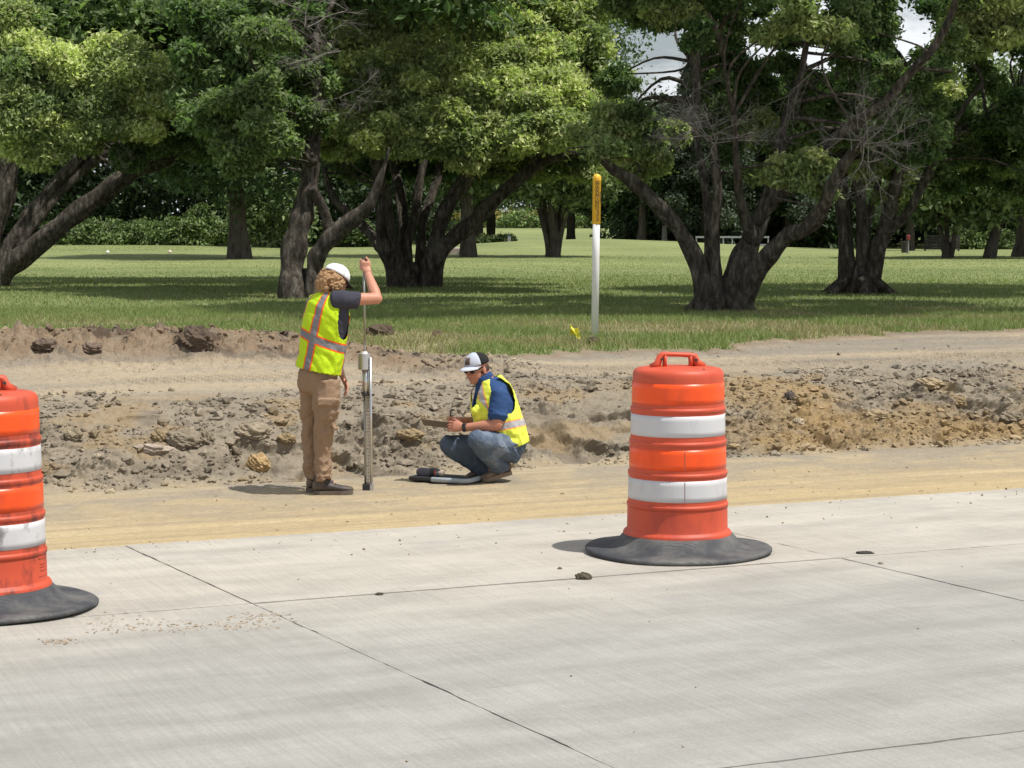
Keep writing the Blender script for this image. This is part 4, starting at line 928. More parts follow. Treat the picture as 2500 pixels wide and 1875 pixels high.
# small yellow flag
M_flag = plain('yellow_flag', (.72, .66, .05), .5, var=.2, nscale=40)
g = on(1402, 834)+Vector((0, 0, .045)); flag = empty('marking_flag', tuple(g)); tag(flag, 'small crumpled yellow utility flag in the grass left of the marker post', 'flag')
nn_ = 7; V = []; 
for i in range(nn_):
    for j in range(nn_):
        a = i/(nn_-1); b = j/(nn_-1); V.append((g.x-.05+a*.12*(1-.25*b), g.y+.03*math.sin(a*7+b*4)+.02*math.sin(b*9), g.z+.02+b*.11+.02*math.sin(a*5+b*2)-.03*a))
Fq = [(i*nn_+j, (i+1)*nn_+j, (i+1)*nn_+j+1, i*nn_+j+1) for i in range(nn_-1) for j in range(nn_-1)]
fo = np_mesh('flag_sheet', V, np.array(Fq), M_flag, flag, smooth=True); m_ = fo.modifiers.new('s', 'SOLIDIFY'); m_.thickness = .0015
mb = MB(); mb.tube([g+Vector((-.052, 0, -.04)), g+Vector((-.052, .0, .13))], [.002, .002], seg=6); mb.build('wire', M_grey, flag)

# ================================================================== TRAFFIC DRUMS
def drum_mat(name, col, dirt, thr, rough=.55, dscale=5, vec=(1, 1, .5), bump=0.0, trans=0):
    return plain(name, col, rough, var=.07, nscale=9, dirt=dirt, dscale=dscale, dthr=thr, vec=vec, bump=.0008, bscale=25, spec=.5)
def drum(label, px, py, rz, soiled):
    g = G(px, py, 0.0); root = empty('traffic_drum', tuple(g)); tag(root, label, 'traffic drum', 'orange and white traffic drums on the concrete')
    s = 'soiled' if soiled else 'clean'
    d1 = (.16, .03, .02) if soiled else (.34, .045, .025); th = (.50, .68) if soiled else (.52, .75)
    mb_ = drum_mat('drum_plastic_'+s, (.56, .074, .028), d1, th, dscale=9 if soiled else 4)
    mo = drum_mat('orange_sheeting_'+s, (.92, .085, .004), (.62, .06, .01), (.5, .72), .35)
    mw = drum_mat('white_sheeting_'+s, (.56, .555, .56), (.20, .19, .18) if soiled else (.42, .40, .39), (.50, .64) if soiled else (.56, .72), .4, dscale=11 if soiled else 5, vec=(1, 1, .45))
    body = [(.283, .070), (.286, .078), (.286, .108), (.280, .118), (.268, .124), (.2655, .130)]
    def rid(r0, z, r1): return [(r0, z-.026), (r0+.0004, z-.0225), (r0+.0036, z-.021), (r0+.0040, z-.005), (r0+.0028, z-.001), (r1, z+.002), (r1, z+.008)]
    body += [(.2635, .24)] + rid(.2635, .268, .2605) + [(.258, .405)] + rid(.258, .435, .2545) + [(.252, .565)] + rid(.252, .598, .2485) + [(.246, .74)] + rid(.246, .772, .2425) + [(.240, .90), (.2395, .925), (.2385, .945), (.232, .962), (.218, .972), (.19, .978), (.10, .982), (.02, .983)]
    mb = MB(); mb.lathe((g.x, g.y, g.z), body, 96, True); bo = mb.build('drum_body', mb_, root, smooth=True)
    for (z0, z1, m, nm) in ((.292, .402, mw, 'white_band'), (.458, .562, mo, 'orange_band'), (.628, .737, mw, 'white_band'), (.797, .902, mo, 'orange_band')):
        pr = [(r, z) for r, z in body]; rr = lambda z: float(np.interp(z, [.13, .24, .276, .405, .443, .565, .606, .74, .780, .90, .925], [.2655, .2635, .2605, .258, .2545, .252, .2485, .246, .2425, .240, .2395]))
        mb = MB(); th0 = 0.0
        zs = np.linspace(z0, z1, 5); mb.lathe((g.x, g.y, g.z), [(rr(z0)-.001, z0-.0005)]+[(rr(z)+.0016, z) for z in zs]+[(rr(z1)-.001, z1+.0005)], 96)
        bd = mb.build(nm, m, root, smooth=True)
        if z0 < .5:      # the sheeting laps over itself at a seam
            a0 = -math.pi/2+.06+rz*0; V = []; 
            for k in range(3):
                a = a0+k*.006
                for z in (z0+.001, z1-.001): V.append((g.x+(rr(z)+.0028)*math.cos(a), g.y+(rr(z)+.0028)*math.sin(a), g.z+z))
            mb = MB(); mb.add(V, [(0, 2, 3, 1), (2, 4, 5, 3)]); mb.build('band_seam', plain('seam_line', (.25, .12, .1), .7), bd)
    # handle
    mb = MB(); c, s_ = math.cos(rz), math.sin(rz); q = lambda x, y, z: (g.x+x*c-y*s_, g.y+x*s_+y*c, g.z+z)
    mb.tube([q(-.135, 0, .972), q(-.112, 0, .998), q(-.098, 0, 1.036), q(-.082, 0, 1.047), q(0, 0, 1.043), q(.062, 0, 1.040), q(.085, 0, 1.034), q(.100, 0, 1.0), q(.128, 0, .972)], [(.030, .030), (.024, .020), (.022, .017), (.017, .014), (.016, .012), (.017, .014), (.024, .020), (.025, .022), (.032, .032)], seg=10, ref=(-s_, c, 0))
    mb.tube([q(-.075, 0, .975), q(-.072, 0, 1.04)], [(.022, .012), (.018, .010)], seg=8, ref=(-s_, c, 0)); mb.tube([q(.070, 0, .975), q(.066, 0, 1.035)], [(.022, .012), (.02, .012)], seg=8, ref=(-s_, c, 0))
    hd = mb.build('handle', mb_, root, smooth=True)
    mb = MB(); mb.tube([q(.09, -.034, 1.015), q(.09, .034, 1.015)], [.008, .008], seg=10); mb.build('handle_bolt', M_dkwood, hd)
    mb = MB(); mb.tube([q(-.095, -.03, 1.022), q(-.095, .03, 1.022)], [.007, .007], seg=10); mb.build('handle_bolt', M_dkwood, hd)
    mb = MB()
    for k in range(3): a = -.9+k*.02; mb.ell((g.x+.205*math.cos(-.95), g.y+.205*math.sin(-.95), g.z+.976), (.006, .006, .003), seg=8, rings=6); break
    mb.build('lid_hole', M_dkwood, bo)
    if soiled:      # moulded panel low on the body
        mb = MB()
        for (a0, a1, z0, z1) in ((-.30, .02, .232, .236), (-.24, .02, .205, .209), (-.24, .02, .192, .195), (-.24, .02, .176, .180), (-.30, .02, .150, .153)):
            n = 8; V = []
            for i in range(n+1):
                a = a0+(a1-a0)*i/n
                for (rr_2, z) in ((.2640, z0), (.2668, z0), (.2668, z1), (.2640, z1)): V.append((g.x+rr_2*math.cos(a), g.y+rr_2*math.sin(a), g.z+z))
            mb.add(V, [(4*i+k, 4*i+(k+1) % 4, 4*i+4+(k+1) % 4, 4*i+4+k) for i in range(n) for k in range(4)])
        mb.build('moulded_panel', mb_, bo)
    # rubber tyre ring
    mr, N, L = new_mat('rubber_'+s); b = N.new('ShaderNodeBsdfPrincipled'); o = N.new('ShaderNodeOutputMaterial'); L.new(b.outputs[0], o.inputs[0])
    tc = N.new('ShaderNodeTexCoord').outputs['Object']; dusty = ramp(N, L, nz(N, L, 3.0, 6, .7, tc), [(.42, g3(0)), (.66, g3(.75))])
    L.new(mixc(N, L, dusty, (.036, .039, .046), (.17, .165, .15)), b.inputs['Base Color']); b.inputs['Roughness'].default_value = .7
    wv = N.new('ShaderNodeTexWave'); wv.wave_type = 'RINGS'; wv.rings_direction = 'Z'; wv.inputs['Scale'].default_value = 26; wv.inputs['Distortion'].default_value = 1.5
    mpp = N.new('ShaderNodeMapping'); mpp.inputs['Location'].default_value = (.3, .0, 0); L.new(tc, mpp.inputs[0]); L.new(mpp.outputs[0], wv.inputs['Vector'])
    bn = N.new('ShaderNodeBump'); bn.inputs['Distance'].default_value = .002; L.new(wv.outputs[0], bn.inputs['Height']); L.new(bn.outputs[0], b.inputs['Normal'])
    sd_ = 3 if soiled else 8
    def wob(q, a, i):
        k = 1+.012*math.sin(3*a+sd_)+.008*math.sin(7*a+sd_*2); lift = .010*max(0, math.sin(2*a+sd_))*max(0, (math.hypot(q[0], q[1])-.33)/.16)
        return (q[0]*k, q[1]*k, q[2]+lift)
    ring = [(.20, .004), (.484, .0005), (.492, .006), (.492, .017), (.484, .024), (.462, .027), (.43, .029), (.39, .032), (.355, .040), (.325, .058), (.304, .084), (.288, .100), (.278, .100), (.25, .09)]
    mb = MB(); mb.lathe((g.x, g.y, g.z), ring, 96, wob=wob); mb.build('rubber_base', mr, root, smooth=True)
    return root
drum('clean traffic drum with white and bright orange bands standing right of the workers', 1653, 1346, R(12), False)
drum('scuffed dirty traffic drum cut off by the left edge of the photo', -30, 1482, R(20), True)

# ================================================================== PENETROMETER
M_steel = plain('steel', (.60, .60, .60), .28, .9, var=.08, nscale=30); M_steel2 = plain('dull_steel', (.34, .34, .31), .4, .8, var=.2, nscale=40); M_black = plain('black_plastic', (.02, .02, .022), .5)
M_zinc = plain('galvanised', (.52, .52, .53), .38, .7, var=.1)
pf = G(896, 1197, -.30); pf.z = zat(pf.x, pf.y); dcp = empty('cone_penetrometer', tuple(pf)); tag(dcp, 'tall steel drop cone penetrometer held upright by the standing worker', 'test instrument')
YD = pf.y
def D(px, py, dy=0): return P(px, py, YD+dy)
mb = MB(); mb.tube([D(888, 636), D(891, 866)], [.0085, .0085], seg=12); mb.build('upper_rod', M_steel2, dcp, smooth=True)
mb = MB(); mb.tube([D(888, 632), D(888, 645)], [.016, .017], seg=14, round_=.6); mb.build('top_knob', M_black, dcp, smooth=True)
mb = MB(); mb.tube([D(889, 863), D(889, 902)], [.048, .048], seg=28); mb.build('drop_hammer', M_zinc, dcp, bevel=.003)
mb = MB(); mb.tube([D(890, 858), D(890, 864)], [.018, .026], seg=16); mb.build('hammer_cap', M_white, dcp)
mb = MB(); mb.tube([D(893, 902), D(893, 962)], [.030, .030], seg=20); mb.build('anvil_sleeve', M_steel, dcp, smooth=True)
mb = MB(); mb.tube([D(904, 873, -.03), D(907, 1185, -.03)], [.0105, .0105], seg=12); mb.build('side_rod', M_steel, dcp, smooth=True)
mb = MB(); mb.tube([D(889, 960), D(892, 1186)], [.0075, .0075], seg=12); mb.build('lower_rod', M_steel2, dcp, smooth=True)
mb = MB(); c_ = D(897, 1073); mb.box((c_.x, c_.y, c_.z), (.034, .006, (1186-962)/F*YD)); sc_o = mb.build('ruler', plain('ruler_face', (.42, .38, .31), .5, var=.3, nscale=60, vec=(.2, .2, 2)), dcp)
mb = MB()
for k in range(26):
    mb = MB(); z = c_.z-.33+k*.026; wd_ = .024 if k % 5 == 0 else .014; mb.box((c_.x+(.034-wd_)/2-.002, c_.y-.0036, z), (wd_, .001, .003)); mb.build('tick_mark', M_black, sc_o)
mb = MB(); p_ = D(899, 964, -.01); mb.box(p_, (.095, .05, .013)); mb.ell(p_+Vector((-.045, -.02, .02)), (.010, .008, .01)); mb.build('clamp', M_black, dcp, bevel=.003)
mb = MB(); p_ = D(898, 1191, -.01); mb.box((p_.x-.012, p_.y, pf.z+.022), (.055, .06, .05)); mb.build('foot_block', M_black, dcp, bevel=.004)
mb = MB(); mb.box((p_.x+.032, p_.y-.002, pf.z+.021), (.030, .055, .052)); mb.build('foot_guide', M_zinc, dcp, bevel=.003)

# ================================================================== PEOPLE
def remesh(mb, name, mat, parent, voxel, smooth_it=6, fac=.5):
    V, Fc = mb.arrays(); o = np_mesh(name+'_raw', V, Fc, None)
    m = o.modifiers.new('r', 'REMESH'); m.mode = 'VOXEL'; m.voxel_size = voxel
    if smooth_it: s = o.modifiers.new('s', 'SMOOTH'); s.iterations = smooth_it; s.factor = fac
    dg = bpy.context.evaluated_depsgraph_get(); dg.update(); ev = o.evaluated_get(dg); me = bpy.data.meshes.new_from_object(ev)
    n = len(me.vertices); co = np.empty(n*3); me.vertices.foreach_get('co', co); co = co.reshape(-1, 3)
    nl = len(me.loops); li = np.empty(nl, np.int32); me.loops.foreach_get('vertex_index', li); no = np.empty(n*3); me.vertices.foreach_get('normal', no); no = no.reshape(-1, 3)
    q = li.reshape(-1, 4); old = o.data; bpy.data.objects.remove(o); bpy.data.meshes.remove(old); bpy.data.meshes.remove(me)
    return co, q, no
def finish(co, q, name, mat, parent, attrs=None, solid=0):
    used = np.unique(q); mp_ = np.full(len(co), -1, np.int64); mp_[used] = np.arange(len(used))
    o = np_mesh(name, co[used], mp_[q], mat, parent, smooth=True, attrs={k: v[used] for k, v in attrs.items()} if attrs else None)
    if solid: m = o.modifiers.new('s', 'SOLIDIFY'); m.thickness = solid; m.offset = 1
    return o
def folds(co, no, amp, fx, fz, seed, dirv=None):
    "cloth creases: ridged noise pushed along the normals"
    a = co[:, 0]*.8+co[:, 1]*.6; f = fbm(a*fx+seed, co[:, 2]*fz+co[:, 0]*3, 3, seed); rdg = 1-np.abs(f-.5)*4
    return co+no*(amp*np.clip(rdg, -.6, 1)[:, None])
def cloth(name, col, var=.1, rough=.9, nscale=60, bump=.0012, **k): return plain(name, col, rough, var=var, nscale=nscale, bump=bump, bscale=240, spec=.15, **k)
M_skin = plain('skin', (.50, .235, .155), .5, var=.12, nscale=25, spec=.35)
M_skin_red = plain('ruddy_skin', (.46, .20, .13), .5, var=.14, nscale=25, spec=.35)
M_hole = plain('deep_black', (.008, .008, .008), .9)

def vest_mat(name, base, vs, hb, sw=.026, edge=.010, silver=(.20, .20, .215), orange=(.90, .12, .012), seg=True):
    """fluorescent vest: 'st' = distance to the nearest stripe centre line in metres, written on the mesh"""
    m, N, L = new_mat(name); b = N.new('ShaderNodeBsdfPrincipled'); o = N.new('ShaderNodeOutputMaterial'); L.new(b.outputs[0], o.inputs[0])
    tc = N.new('ShaderNodeTexCoord').outputs['Object']; f = nz(N, L, 22, 4, .6, tc)
    c = mixc(N, L, f, tuple(k*.82 for k in base), tuple(min(1, k*1.1) for k in base))
    at = N.new('ShaderNodeAttribute'); at.attribute_name = 'st'
    c = mixc(N, L, ramp(N, L, at.outputs['Fac'], [(0, g3(1)), (sw+edge, g3(1)), (sw+edge+.0015, g3(0))]), c, orange)
    c = mixc(N, L, ramp(N, L, at.outputs['Fac'], [(0, g3(1)), (sw, g3(1)), (sw+.0015, g3(0))]), c, silver)
    L.new(c, b.inputs['Base Color']); b.inputs['Roughness'].default_value = .75; b.inputs['Specular IOR Level'].default_value = .2
    bn = N.new('ShaderNodeBump'); bn.inputs['Distance'].default_value = .012; bn.inputs['Strength'].default_value = .9
    L.new(nz(N, L, 15, 5, .65, tc, (1, 1, .8)), bn.inputs['Height']); L.new(bn.outputs[0], b.inputs['Normal'])
    return m

def finger(mb, base, dirs, lens, r0):
    p = Vector(base); pts = [p.copy()]; rad = [r0]
    for k, (d, l) in enumerate(zip(dirs, lens)):
        p = p+Vector(d).normalized()*l; pts.append(p.copy()); rad.append(r0*(1-.12*(k+1)))
    mb.tube(pts, rad, seg=8, round_=.8)
def hand(mb, wrist, fwd, across, normal, curl=(.3, .4, .3), spread=.06, scale=1.0, thumb=(.5, .8), thumb_curl=.3, rw=.028):
    """wrist -> palm -> five fingers. across points to the thumb side, normal out of the back of the hand"""
    f = Vector(fwd).normalized(); a = Vector(across); a = (a-f*a.dot(f)).normalized(); n = f.cross(a); 
    if n.dot(Vector(normal)) < 0: n = -n
    w = Vector(wrist); S = scale
    mb.tube([w-f*.03, w+f*.005, w+f*.045*S, w+f*.082*S], [(rw, rw*.8), (.026*S, .019*S), (.040*S, .017*S), (.041*S, .0135*S)], seg=14, ref=a, round_=.4)
    lens = [(.040, .025, .020), (.044, .028, .021), (.041, .026, .020), (.033, .020, .017)]
    for k in range(4):
        off = (.030-.020*k)*S; b = w+f*.082*S+a*off; d0 = (f+a*(spread*(1.5-k))).normalized(); dirs = []; ang = 0
        for c_ in curl: ang += c_*(1+.12*k); dirs.append(d0*math.cos(ang)-n*math.sin(ang))
        finger(mb, b-d0*.012*S, dirs, [lens[k][0]*S+.012*S, lens[k][1]*S, lens[k][2]*S], (.0092 if k < 3 else .0080)*S)
    tb = w+f*.022*S+a*.026*S; t1_ = (f*thumb[1]+a*thumb[0]-n*.25).normalized(); t2 = (t1_+f*.3-n*thumb_curl).normalized()
    finger(mb, tb, [t1_, t1_, t2], [.030*S, .034*S, .026*S], .0115*S)
def head(mb, c, fwd, up, ears=True, s=1.0):
    """head ~0.23 m tall: cranium, jaw, brow, nose, lips, chin, ears"""
    f = Vector(fwd).normalized(); u = Vector(up); u = (u-f*u.dot(f)).normalized(); r_v = f.cross(u); c = Vector(c)
    M3 = Matrix((r_v, f, u)).transposed(); A = np.array(M3)
    q = lambda x, y, z: c+(r_v*x+f*y+u*z)*s
    E = lambda p, rad, rings=10, seg=16: mb.ell(q(*p), tuple(k*s for k in rad), A, seg, rings)
    E((0, -.012, .030), (.076, .096, .086), 14, 22); E((0, .020, -.030), (.060, .070, .082), 12, 18); E((0, .050, -.074), (.036, .036, .034)); E((0, .070, -.088), (.019, .018, .017))
    E((0, .078, .022), (.052, .018, .012)); E((-.034, .062, -.016), (.022, .024, .020)); E((.034, .062, -.016), (.022, .024, .020))
    mb.tube([q(0, .086, .018), q(0, .099, -.010), q(0, .108, -.026)], [.008*s, .010*s, .014*s], seg=10, round_=.7); E((-.012, .094, -.030), (.009, .010, .008)); E((.012, .094, -.030), (.009, .010, .008))
    E((0, .089, -.052), (.023, .010, .0058)); E((0, .087, -.064), (.020, .010, .0068))
    if ears:
        for sgn in (-1, 1): mb.ell(q(sgn*.077, -.008, -.008), (.009*s, .019*s, .031*s), A, 12, 10); mb.ell(q(sgn*.080, -.004, -.030), (.007*s, .010*s, .010*s), A, 8, 6)
    return q, A

# ---------------------------------------------------------------- standing worker
Y1 = on(800, 1205, -.3).y - .02
J = lambda px, py, dy=0: P(px, py, Y1+dy)
Rv = Vector((.66, -.75, 0)); Fv = Vector((.75, .66, 0))
mb = MB()
tors = [((777, 925, 0), (.150, .115)), ((783, 885, 0), (.135, .105)), ((791, 830, 0), (.150, .110)), ((800, 775, 0), (.165, .118)), ((806, 742, 0), (.165, .105)), ((811, 722, 0), (.110, .080)), ((814, 712, 0), (.060, .058)), ((818, 698, .01), (.055, .055))]
mb.tube([J(*a) for a, _ in tors], [b for _, b in tors], seg=22, ref=Rv, round_=.3)
hd_c = J(818, 688, .03)
q1, A1 = head(mb, hd_c, Vector((.62, .60, -.52)), Vector((.30, .2, .93)))
zr = J(888, 655).z; rodp = D(888.5, 655)
shR = J(838, 731, -.12); elR = J(920, 729, .0); wrR = Vector((J(895, 671).x, YD-.055, J(895, 671).z))
mb.tube([shR, shR.lerp(elR, .45), elR-(elR-shR)*.04], [.054, .047, .042], seg=16, round_=.8); mb.ell(elR, (.042, .042, .042))
mb.tube([elR, elR.lerp(wrR, .3), elR.lerp(wrR, .75), wrR], [.040, .044, .034, .028], seg=16, round_=.6)
# right hand closed round the top of the rod
rp = Vector((rodp.x, YD, wrR.z)); up_ = Vector((.0, 0, 1))
palm_c = Vector((rodp.x+.014, YD-.034, wrR.z+.060))
mb.tube([wrR-Vector((0, 0, .01)), wrR+Vector((-.002, .0, .022)), palm_c+Vector((0, 0, -.01)), palm_c+Vector((0, 0, .030))], [(.026, .022), (.030, .020), (.036, .019), (.034, .017)], seg=14, ref=(1, 0, 0), round_=.5)
for k in range(4):
    z = palm_c.z-.022+k*.021; pts = []; rad = []
    for i in range(8):
        a = R(-100)-i*R(36)*(1-.03*k)      # wraps from the palm round the left side to the far side
        rr_f = .0295-.0013*i; pts.append(Vector((rodp.x+rr_f*math.cos(a)*1.05+(.006 if i == 0 else 0), YD+rr_f*math.sin(a), z+.004*math.sin(i)))); rad.append(.0098-.0004*i)
    mb.tube(pts, rad, seg=8, round_=.8)
tb = palm_c+Vector((.026, .004, -.004)); mb.tube([tb, tb+Vector((.002, .018, .026)), tb+Vector((-.010, .026, .052)), tb+Vector((-.022, .024, .070))], [.0135, .0125, .0115, .0100], seg=8, round_=.8)
# left arm hangs on the far side, hand shows behind the hip
shL = J(778, 742, .15); elL = J(806, 838, .24); wrL = J(833, 912, .18)
mb.tube([shL, shL.lerp(elL, .5), elL], [.052, .045, .040], seg=14, round_=.8); mb.tube([elL, elL.lerp(wrL, .3), wrL], [.040, .042, .027], seg=14, round_=.6)
hand(mb, wrL, (J(856, 962, .12)-wrL), Vector((.3, -.9, .2)), Vector((.8, .2, .5)), curl=(.15, .35, .3), spread=.16, thumb=(.7, .7), scale=1.1)
# legs
hipR, knR, anR = J(795, 935, -.06), J(793, 1052, -.06), J(786, 1165, -.05); hipL, knL, anL = J(764, 935, .07), J(757, 1052, .12), J(761, 1162, .10)
for h_, k_, a_ in ((hipR, knR, anR), (hipL, knL, anL)): mb.tube([h_, h_.lerp(k_, .5), k_, k_.lerp(a_, .35), a_], [.085, .075, .056, .054, .038], seg=14, round_=.5)
for a_, dv in ((anR, Vector((1, .12, 0))), (anL, Vector((.55, .85, 0)))): mb.tube([a_, Vector((a_.x, a_.y, a_.z-.03)), Vector((a_.x, a_.y, a_.z-.06))+dv*.08], [.036, .036, .030], seg=12, round_=.5)
co, q, no = remesh(mb, 'person', None, None, .0045, 4)
p1 = finish(co, q, 'person', M_skin, None)
tag(p1, 'worker in yellow vest and brown trousers standing with a raised arm holding the steel rod', 'person')
# trousers
M_khaki = cloth('brown_trousers', (.285, .195, .130), var=.12)
mb = MB()
mb.tube([J(771, 955), J(775, 935), J(777, 912), J(780, 893)], [(.15, .13), (.163, .140), (.158, .138), (.150, .130)], seg=26, ref=Rv, round_=.25)
def leg(ps, rr, ref): mb.tube(ps, rr, seg=22, ref=ref)
leg([J(791, 930, -.06), J(795, 965, -.07), J(795, 1010, -.07), J(792, 1050, -.06), J(789, 1080, -.05), J(787, 1120, -.05), J(789, 1146, -.05), J(792, 1170, -.05)], [(.118, .112), (.106, .108), (.092, .098), (.074, .080), (.066, .074), (.060, .070), (.064, .072), (.064, .074)], (1, 0, 0))
leg([J(764, 930, .07), J(762, 965, .09), J(760, 1010, .11), J(758, 1050, .12), J(758, 1085, .11), J(760, 1120, .10), J(762, 1146, .10), J(763, 1166, .10)], [(.11, .11), (.095, .105), (.080, .092), (.068, .080), (.062, .072), (.056, .066), (.060, .066), (.060, .068)], (1, 0, 0))
# cargo pocket with its flap
mb.box(J(803, 1000, -.165), (.145, .035, .16)); mb.box(J(803, 983, -.182), (.162, .035, .055)); mb.box(J(812, 1047, -.11), (.085, .05, .018)); mb.tube([J(775, 1159, -.05), J(810, 1161, -.05)], [(.02, .08), (.02, .08)], seg=8)
co, q, no = remesh(mb, 't', None, None, .006, 5)
zz = co[:, 2]; kz = zat(knR.x, knR.y); hgt = zz+.30
amp = .004+.011*np.exp(-((hgt-.52)/.14)**2)+.012*np.exp(-((hgt-.16)/.09)**2)+.005*np.exp(-((hgt-.95)/.12)**2)
f = fbm(co[:, 0]*10+co[:, 1]*6+co[:, 2]*3, co[:, 2]*10-co[:, 0]*7, 4, 5); co = co+no*(amp*np.clip(1-np.abs(f-.5)*7, -1, 1))[:, None]
tr1 = finish(co, q, 'trousers', M_khaki, p1)
# shirt
M_shirt1 = cloth('charcoal_shirt', (.050, .050, .068), var=.2)
mb = MB(); st = [((781, 905, 0), (.155, .125)), ((785, 880, 0), (.150, .125)), ((792, 830, 0), (.163, .130)), ((800, 780, 0), (.178, .134)), ((806, 745, 0), (.176, .118)), ((811, 724, 0), (.122, .090)), ((814, 714, 0), (.075, .070))]
mb.tube([J(*a) for a, _ in st], [b for _, b in st], seg=24, ref=Rv)
sl = shR.lerp(elR, .40)
mb.tube([shR-Vector((.07, 0, .01)), shR, shR.lerp(sl, .5)-Vector((0, 0, .006)), sl-Vector((0, 0, .010)), sl+Vector((.010, 0, -.012))], [(.072, .066), (.068, .066), (.062, .064), (.062, .060), (.065, .062)], seg=18, ref=(0, 0, 1), round_=.3)
mb.tube([shL, shL.lerp(elL, .5)], [.068, .062], seg=16)
co, q, no = remesh(mb, 's', None, None, .006, 5); co = folds(co, no, .006, 9, 12, 4); finish(co, q, 'shirt', M_shirt1, p1)
# vest
mb = MB(); vs_ = [((776, 908, 0), (.178, .160)), ((779, 896, 0), (.178, .158)), ((785, 865, 0), (.176, .150)), ((790, 825, 0), (.182, .148)), ((797, 780, 0), (.194, .148)), ((803, 750, 0), (.188, .132)), ((808, 730, 0), (.150, .108)), ((811, 719, 0), (.100, .085)), ((814, 711, 0), (.072, .072))]
mb.tube([J(*a) for a, _ in vs_], [b for _, b in vs_], seg=32, ref=Rv)
mb.tube([J(806, 742, 0)+Rv*.12, J(811, 732, 0)+Rv*.165], [.075, .055], seg=14, round_=.5); mb.tube([J(800, 742, 0)-Rv*.12, J(800, 735, 0)-Rv*.165], [.07, .05], seg=14, round_=.5)
co, q, no = remesh(mb, 'v', None, None, .0065, 6); co = folds(co, no, .012, 9, 6, 12); co = folds(co, no, .005, 22, 9, 13)
a0, a1 = np.array(J(776, 908)), np.array(J(814, 711)); axv = (a1-a0)/np.linalg.norm(a1-a0); rel = co-a0; tH = rel@axv; cen = a0+tH[:, None]*axv
lat = (co-cen)@np.array(Rv); fr = (co-cen)@np.array(Fv)
ang_l = np.arctan2(lat, -fr)*.165     # arc distance from the middle of the back
Hv = np.linalg.norm(a1-a0)
s_v = np.abs(ang_l-(.062+.012*(tH/Hv))); s_v2 = np.abs(ang_l+.155-.02*(tH/Hv)); s_f = np.minimum(np.abs(ang_l-.38), np.abs(ang_l+.38))
s_h = np.abs(tH-(.245-.055*np.sin(ang_l/.165*.9-.5)*.6-.0*ang_l)); sm = np.minimum(np.minimum(s_v, s_v2), np.minimum(s_f, np.where(s_h < .2, s_h, .2)))
fc = q; cl = lat[fc].mean(1); cf = fr[fc].mean(1); ct = tH[fc].mean(1); cn_ = cl*0
hole = lambda sg: (((cf-.035)/.088)**2+((ct-.445)/.165)**2 < 1) & (cl*sg > .075)
keepf = ~(hole(1) | hole(-1)) & (ct > .012) & (ct < Hv-.006) & ~((ct > Hv-.03) & (np.hypot(cl, cf) < .066))
M_v1 = vest_mat('yellow_green_vest', (.52, .74, .018), None, None)
finish(co, q[keepf], 'safety_vest', M_v1, p1, {'st': sm}, solid=.004)
# boots
M_boot = plain('dark_boot', (.045, .034, .030), .55, var=.3, nscale=30, dirt=(.20, .15, .10), dscale=7, dthr=(.52, .75), bump=.002, bscale=60); M_sole = plain('boot_sole', (.13, .105, .08), .85, var=.3)
def boot(parent, heel, toe, tilt=0.0, mat=M_boot, sole=M_sole, shaft=.085):
    heel = Vector(heel); toe = Vector(toe); f = (toe-heel).normalized(); r_v = f.cross(Vector((0, 0, 1))).normalized(); u = r_v.cross(f); Lb = (toe-heel).length; q_ = lambda a, b: heel+f*a*Lb+u*b
    mb = MB(); mb.tube([q_(.02, .065), q_(.12, .065), q_(.3, .062), q_(.5, .052), q_(.72, .044), q_(.9, .040), q_(.98, .036)], [(.032, .038), (.038, .045), (.040, .042), (.042, .032), (.048, .025), (.042, .022), (.026, .016)], seg=18, ref=r_v, round_=.5)
    mb.tube([q_(.17, .06), q_(.17, .06+shaft)], [(.040, .046), (.043, .052)], seg=16, ref=r_v)
    mb.tube([q_(.48, .08), q_(.3, .11), q_(.22, .15)], [.022, .028, .030], seg=12, ref=r_v)
    co, q, no = remesh(mb, 'b', None, None, .005, 4); bo = finish(co, q, 'boot', mat, parent)
    out = [(.0, .030), (.04, .038), (.15, .042), (.3, .038), (.5, .040), (.7, .050), (.86, .046), (.96, .030), (1.0, .012)]
    ring = [(a, w_) for a, w_ in out]+[(a, -w_) for a, w_ in out[::-1]]; V = []
    for z in (.0, .030): V += [tuple(heel+f*(a*Lb)+r_v*w_+u*(z+(.006 if a > .9 else 0))) for a, w_ in ring]
    n = len(ring); mb = MB(); mb.add(V, [tuple(range(n))[::-1], tuple(range(n, 2*n))]+[(i, (i+1) % n, (i+1) % n+n, i+n) for i in range(n)]); mb.build('sole', sole, bo)
    mb = MB()
    for k in range(4): mb.tube([q_(.33+.07*k, .112-.012*k)-r_v*.026, q_(.35+.07*k, .120-.013*k), q_(.33+.07*k, .112-.012*k)+r_v*.026], [.003]*3, seg=6)
    mb.build('laces', M_hole, bo)
    return bo
gz = zat(anR.x, anR.y)
hR = P(766, 1200, Y1-.06); hR.z = gz; boot(p1, hR, hR+Vector((.295, .02, 0)))
hL = P(755, 1200, Y1+.06); hL.z = gz+.002; boot(p1, hL, hL+Vector((.11, .25, 0)))
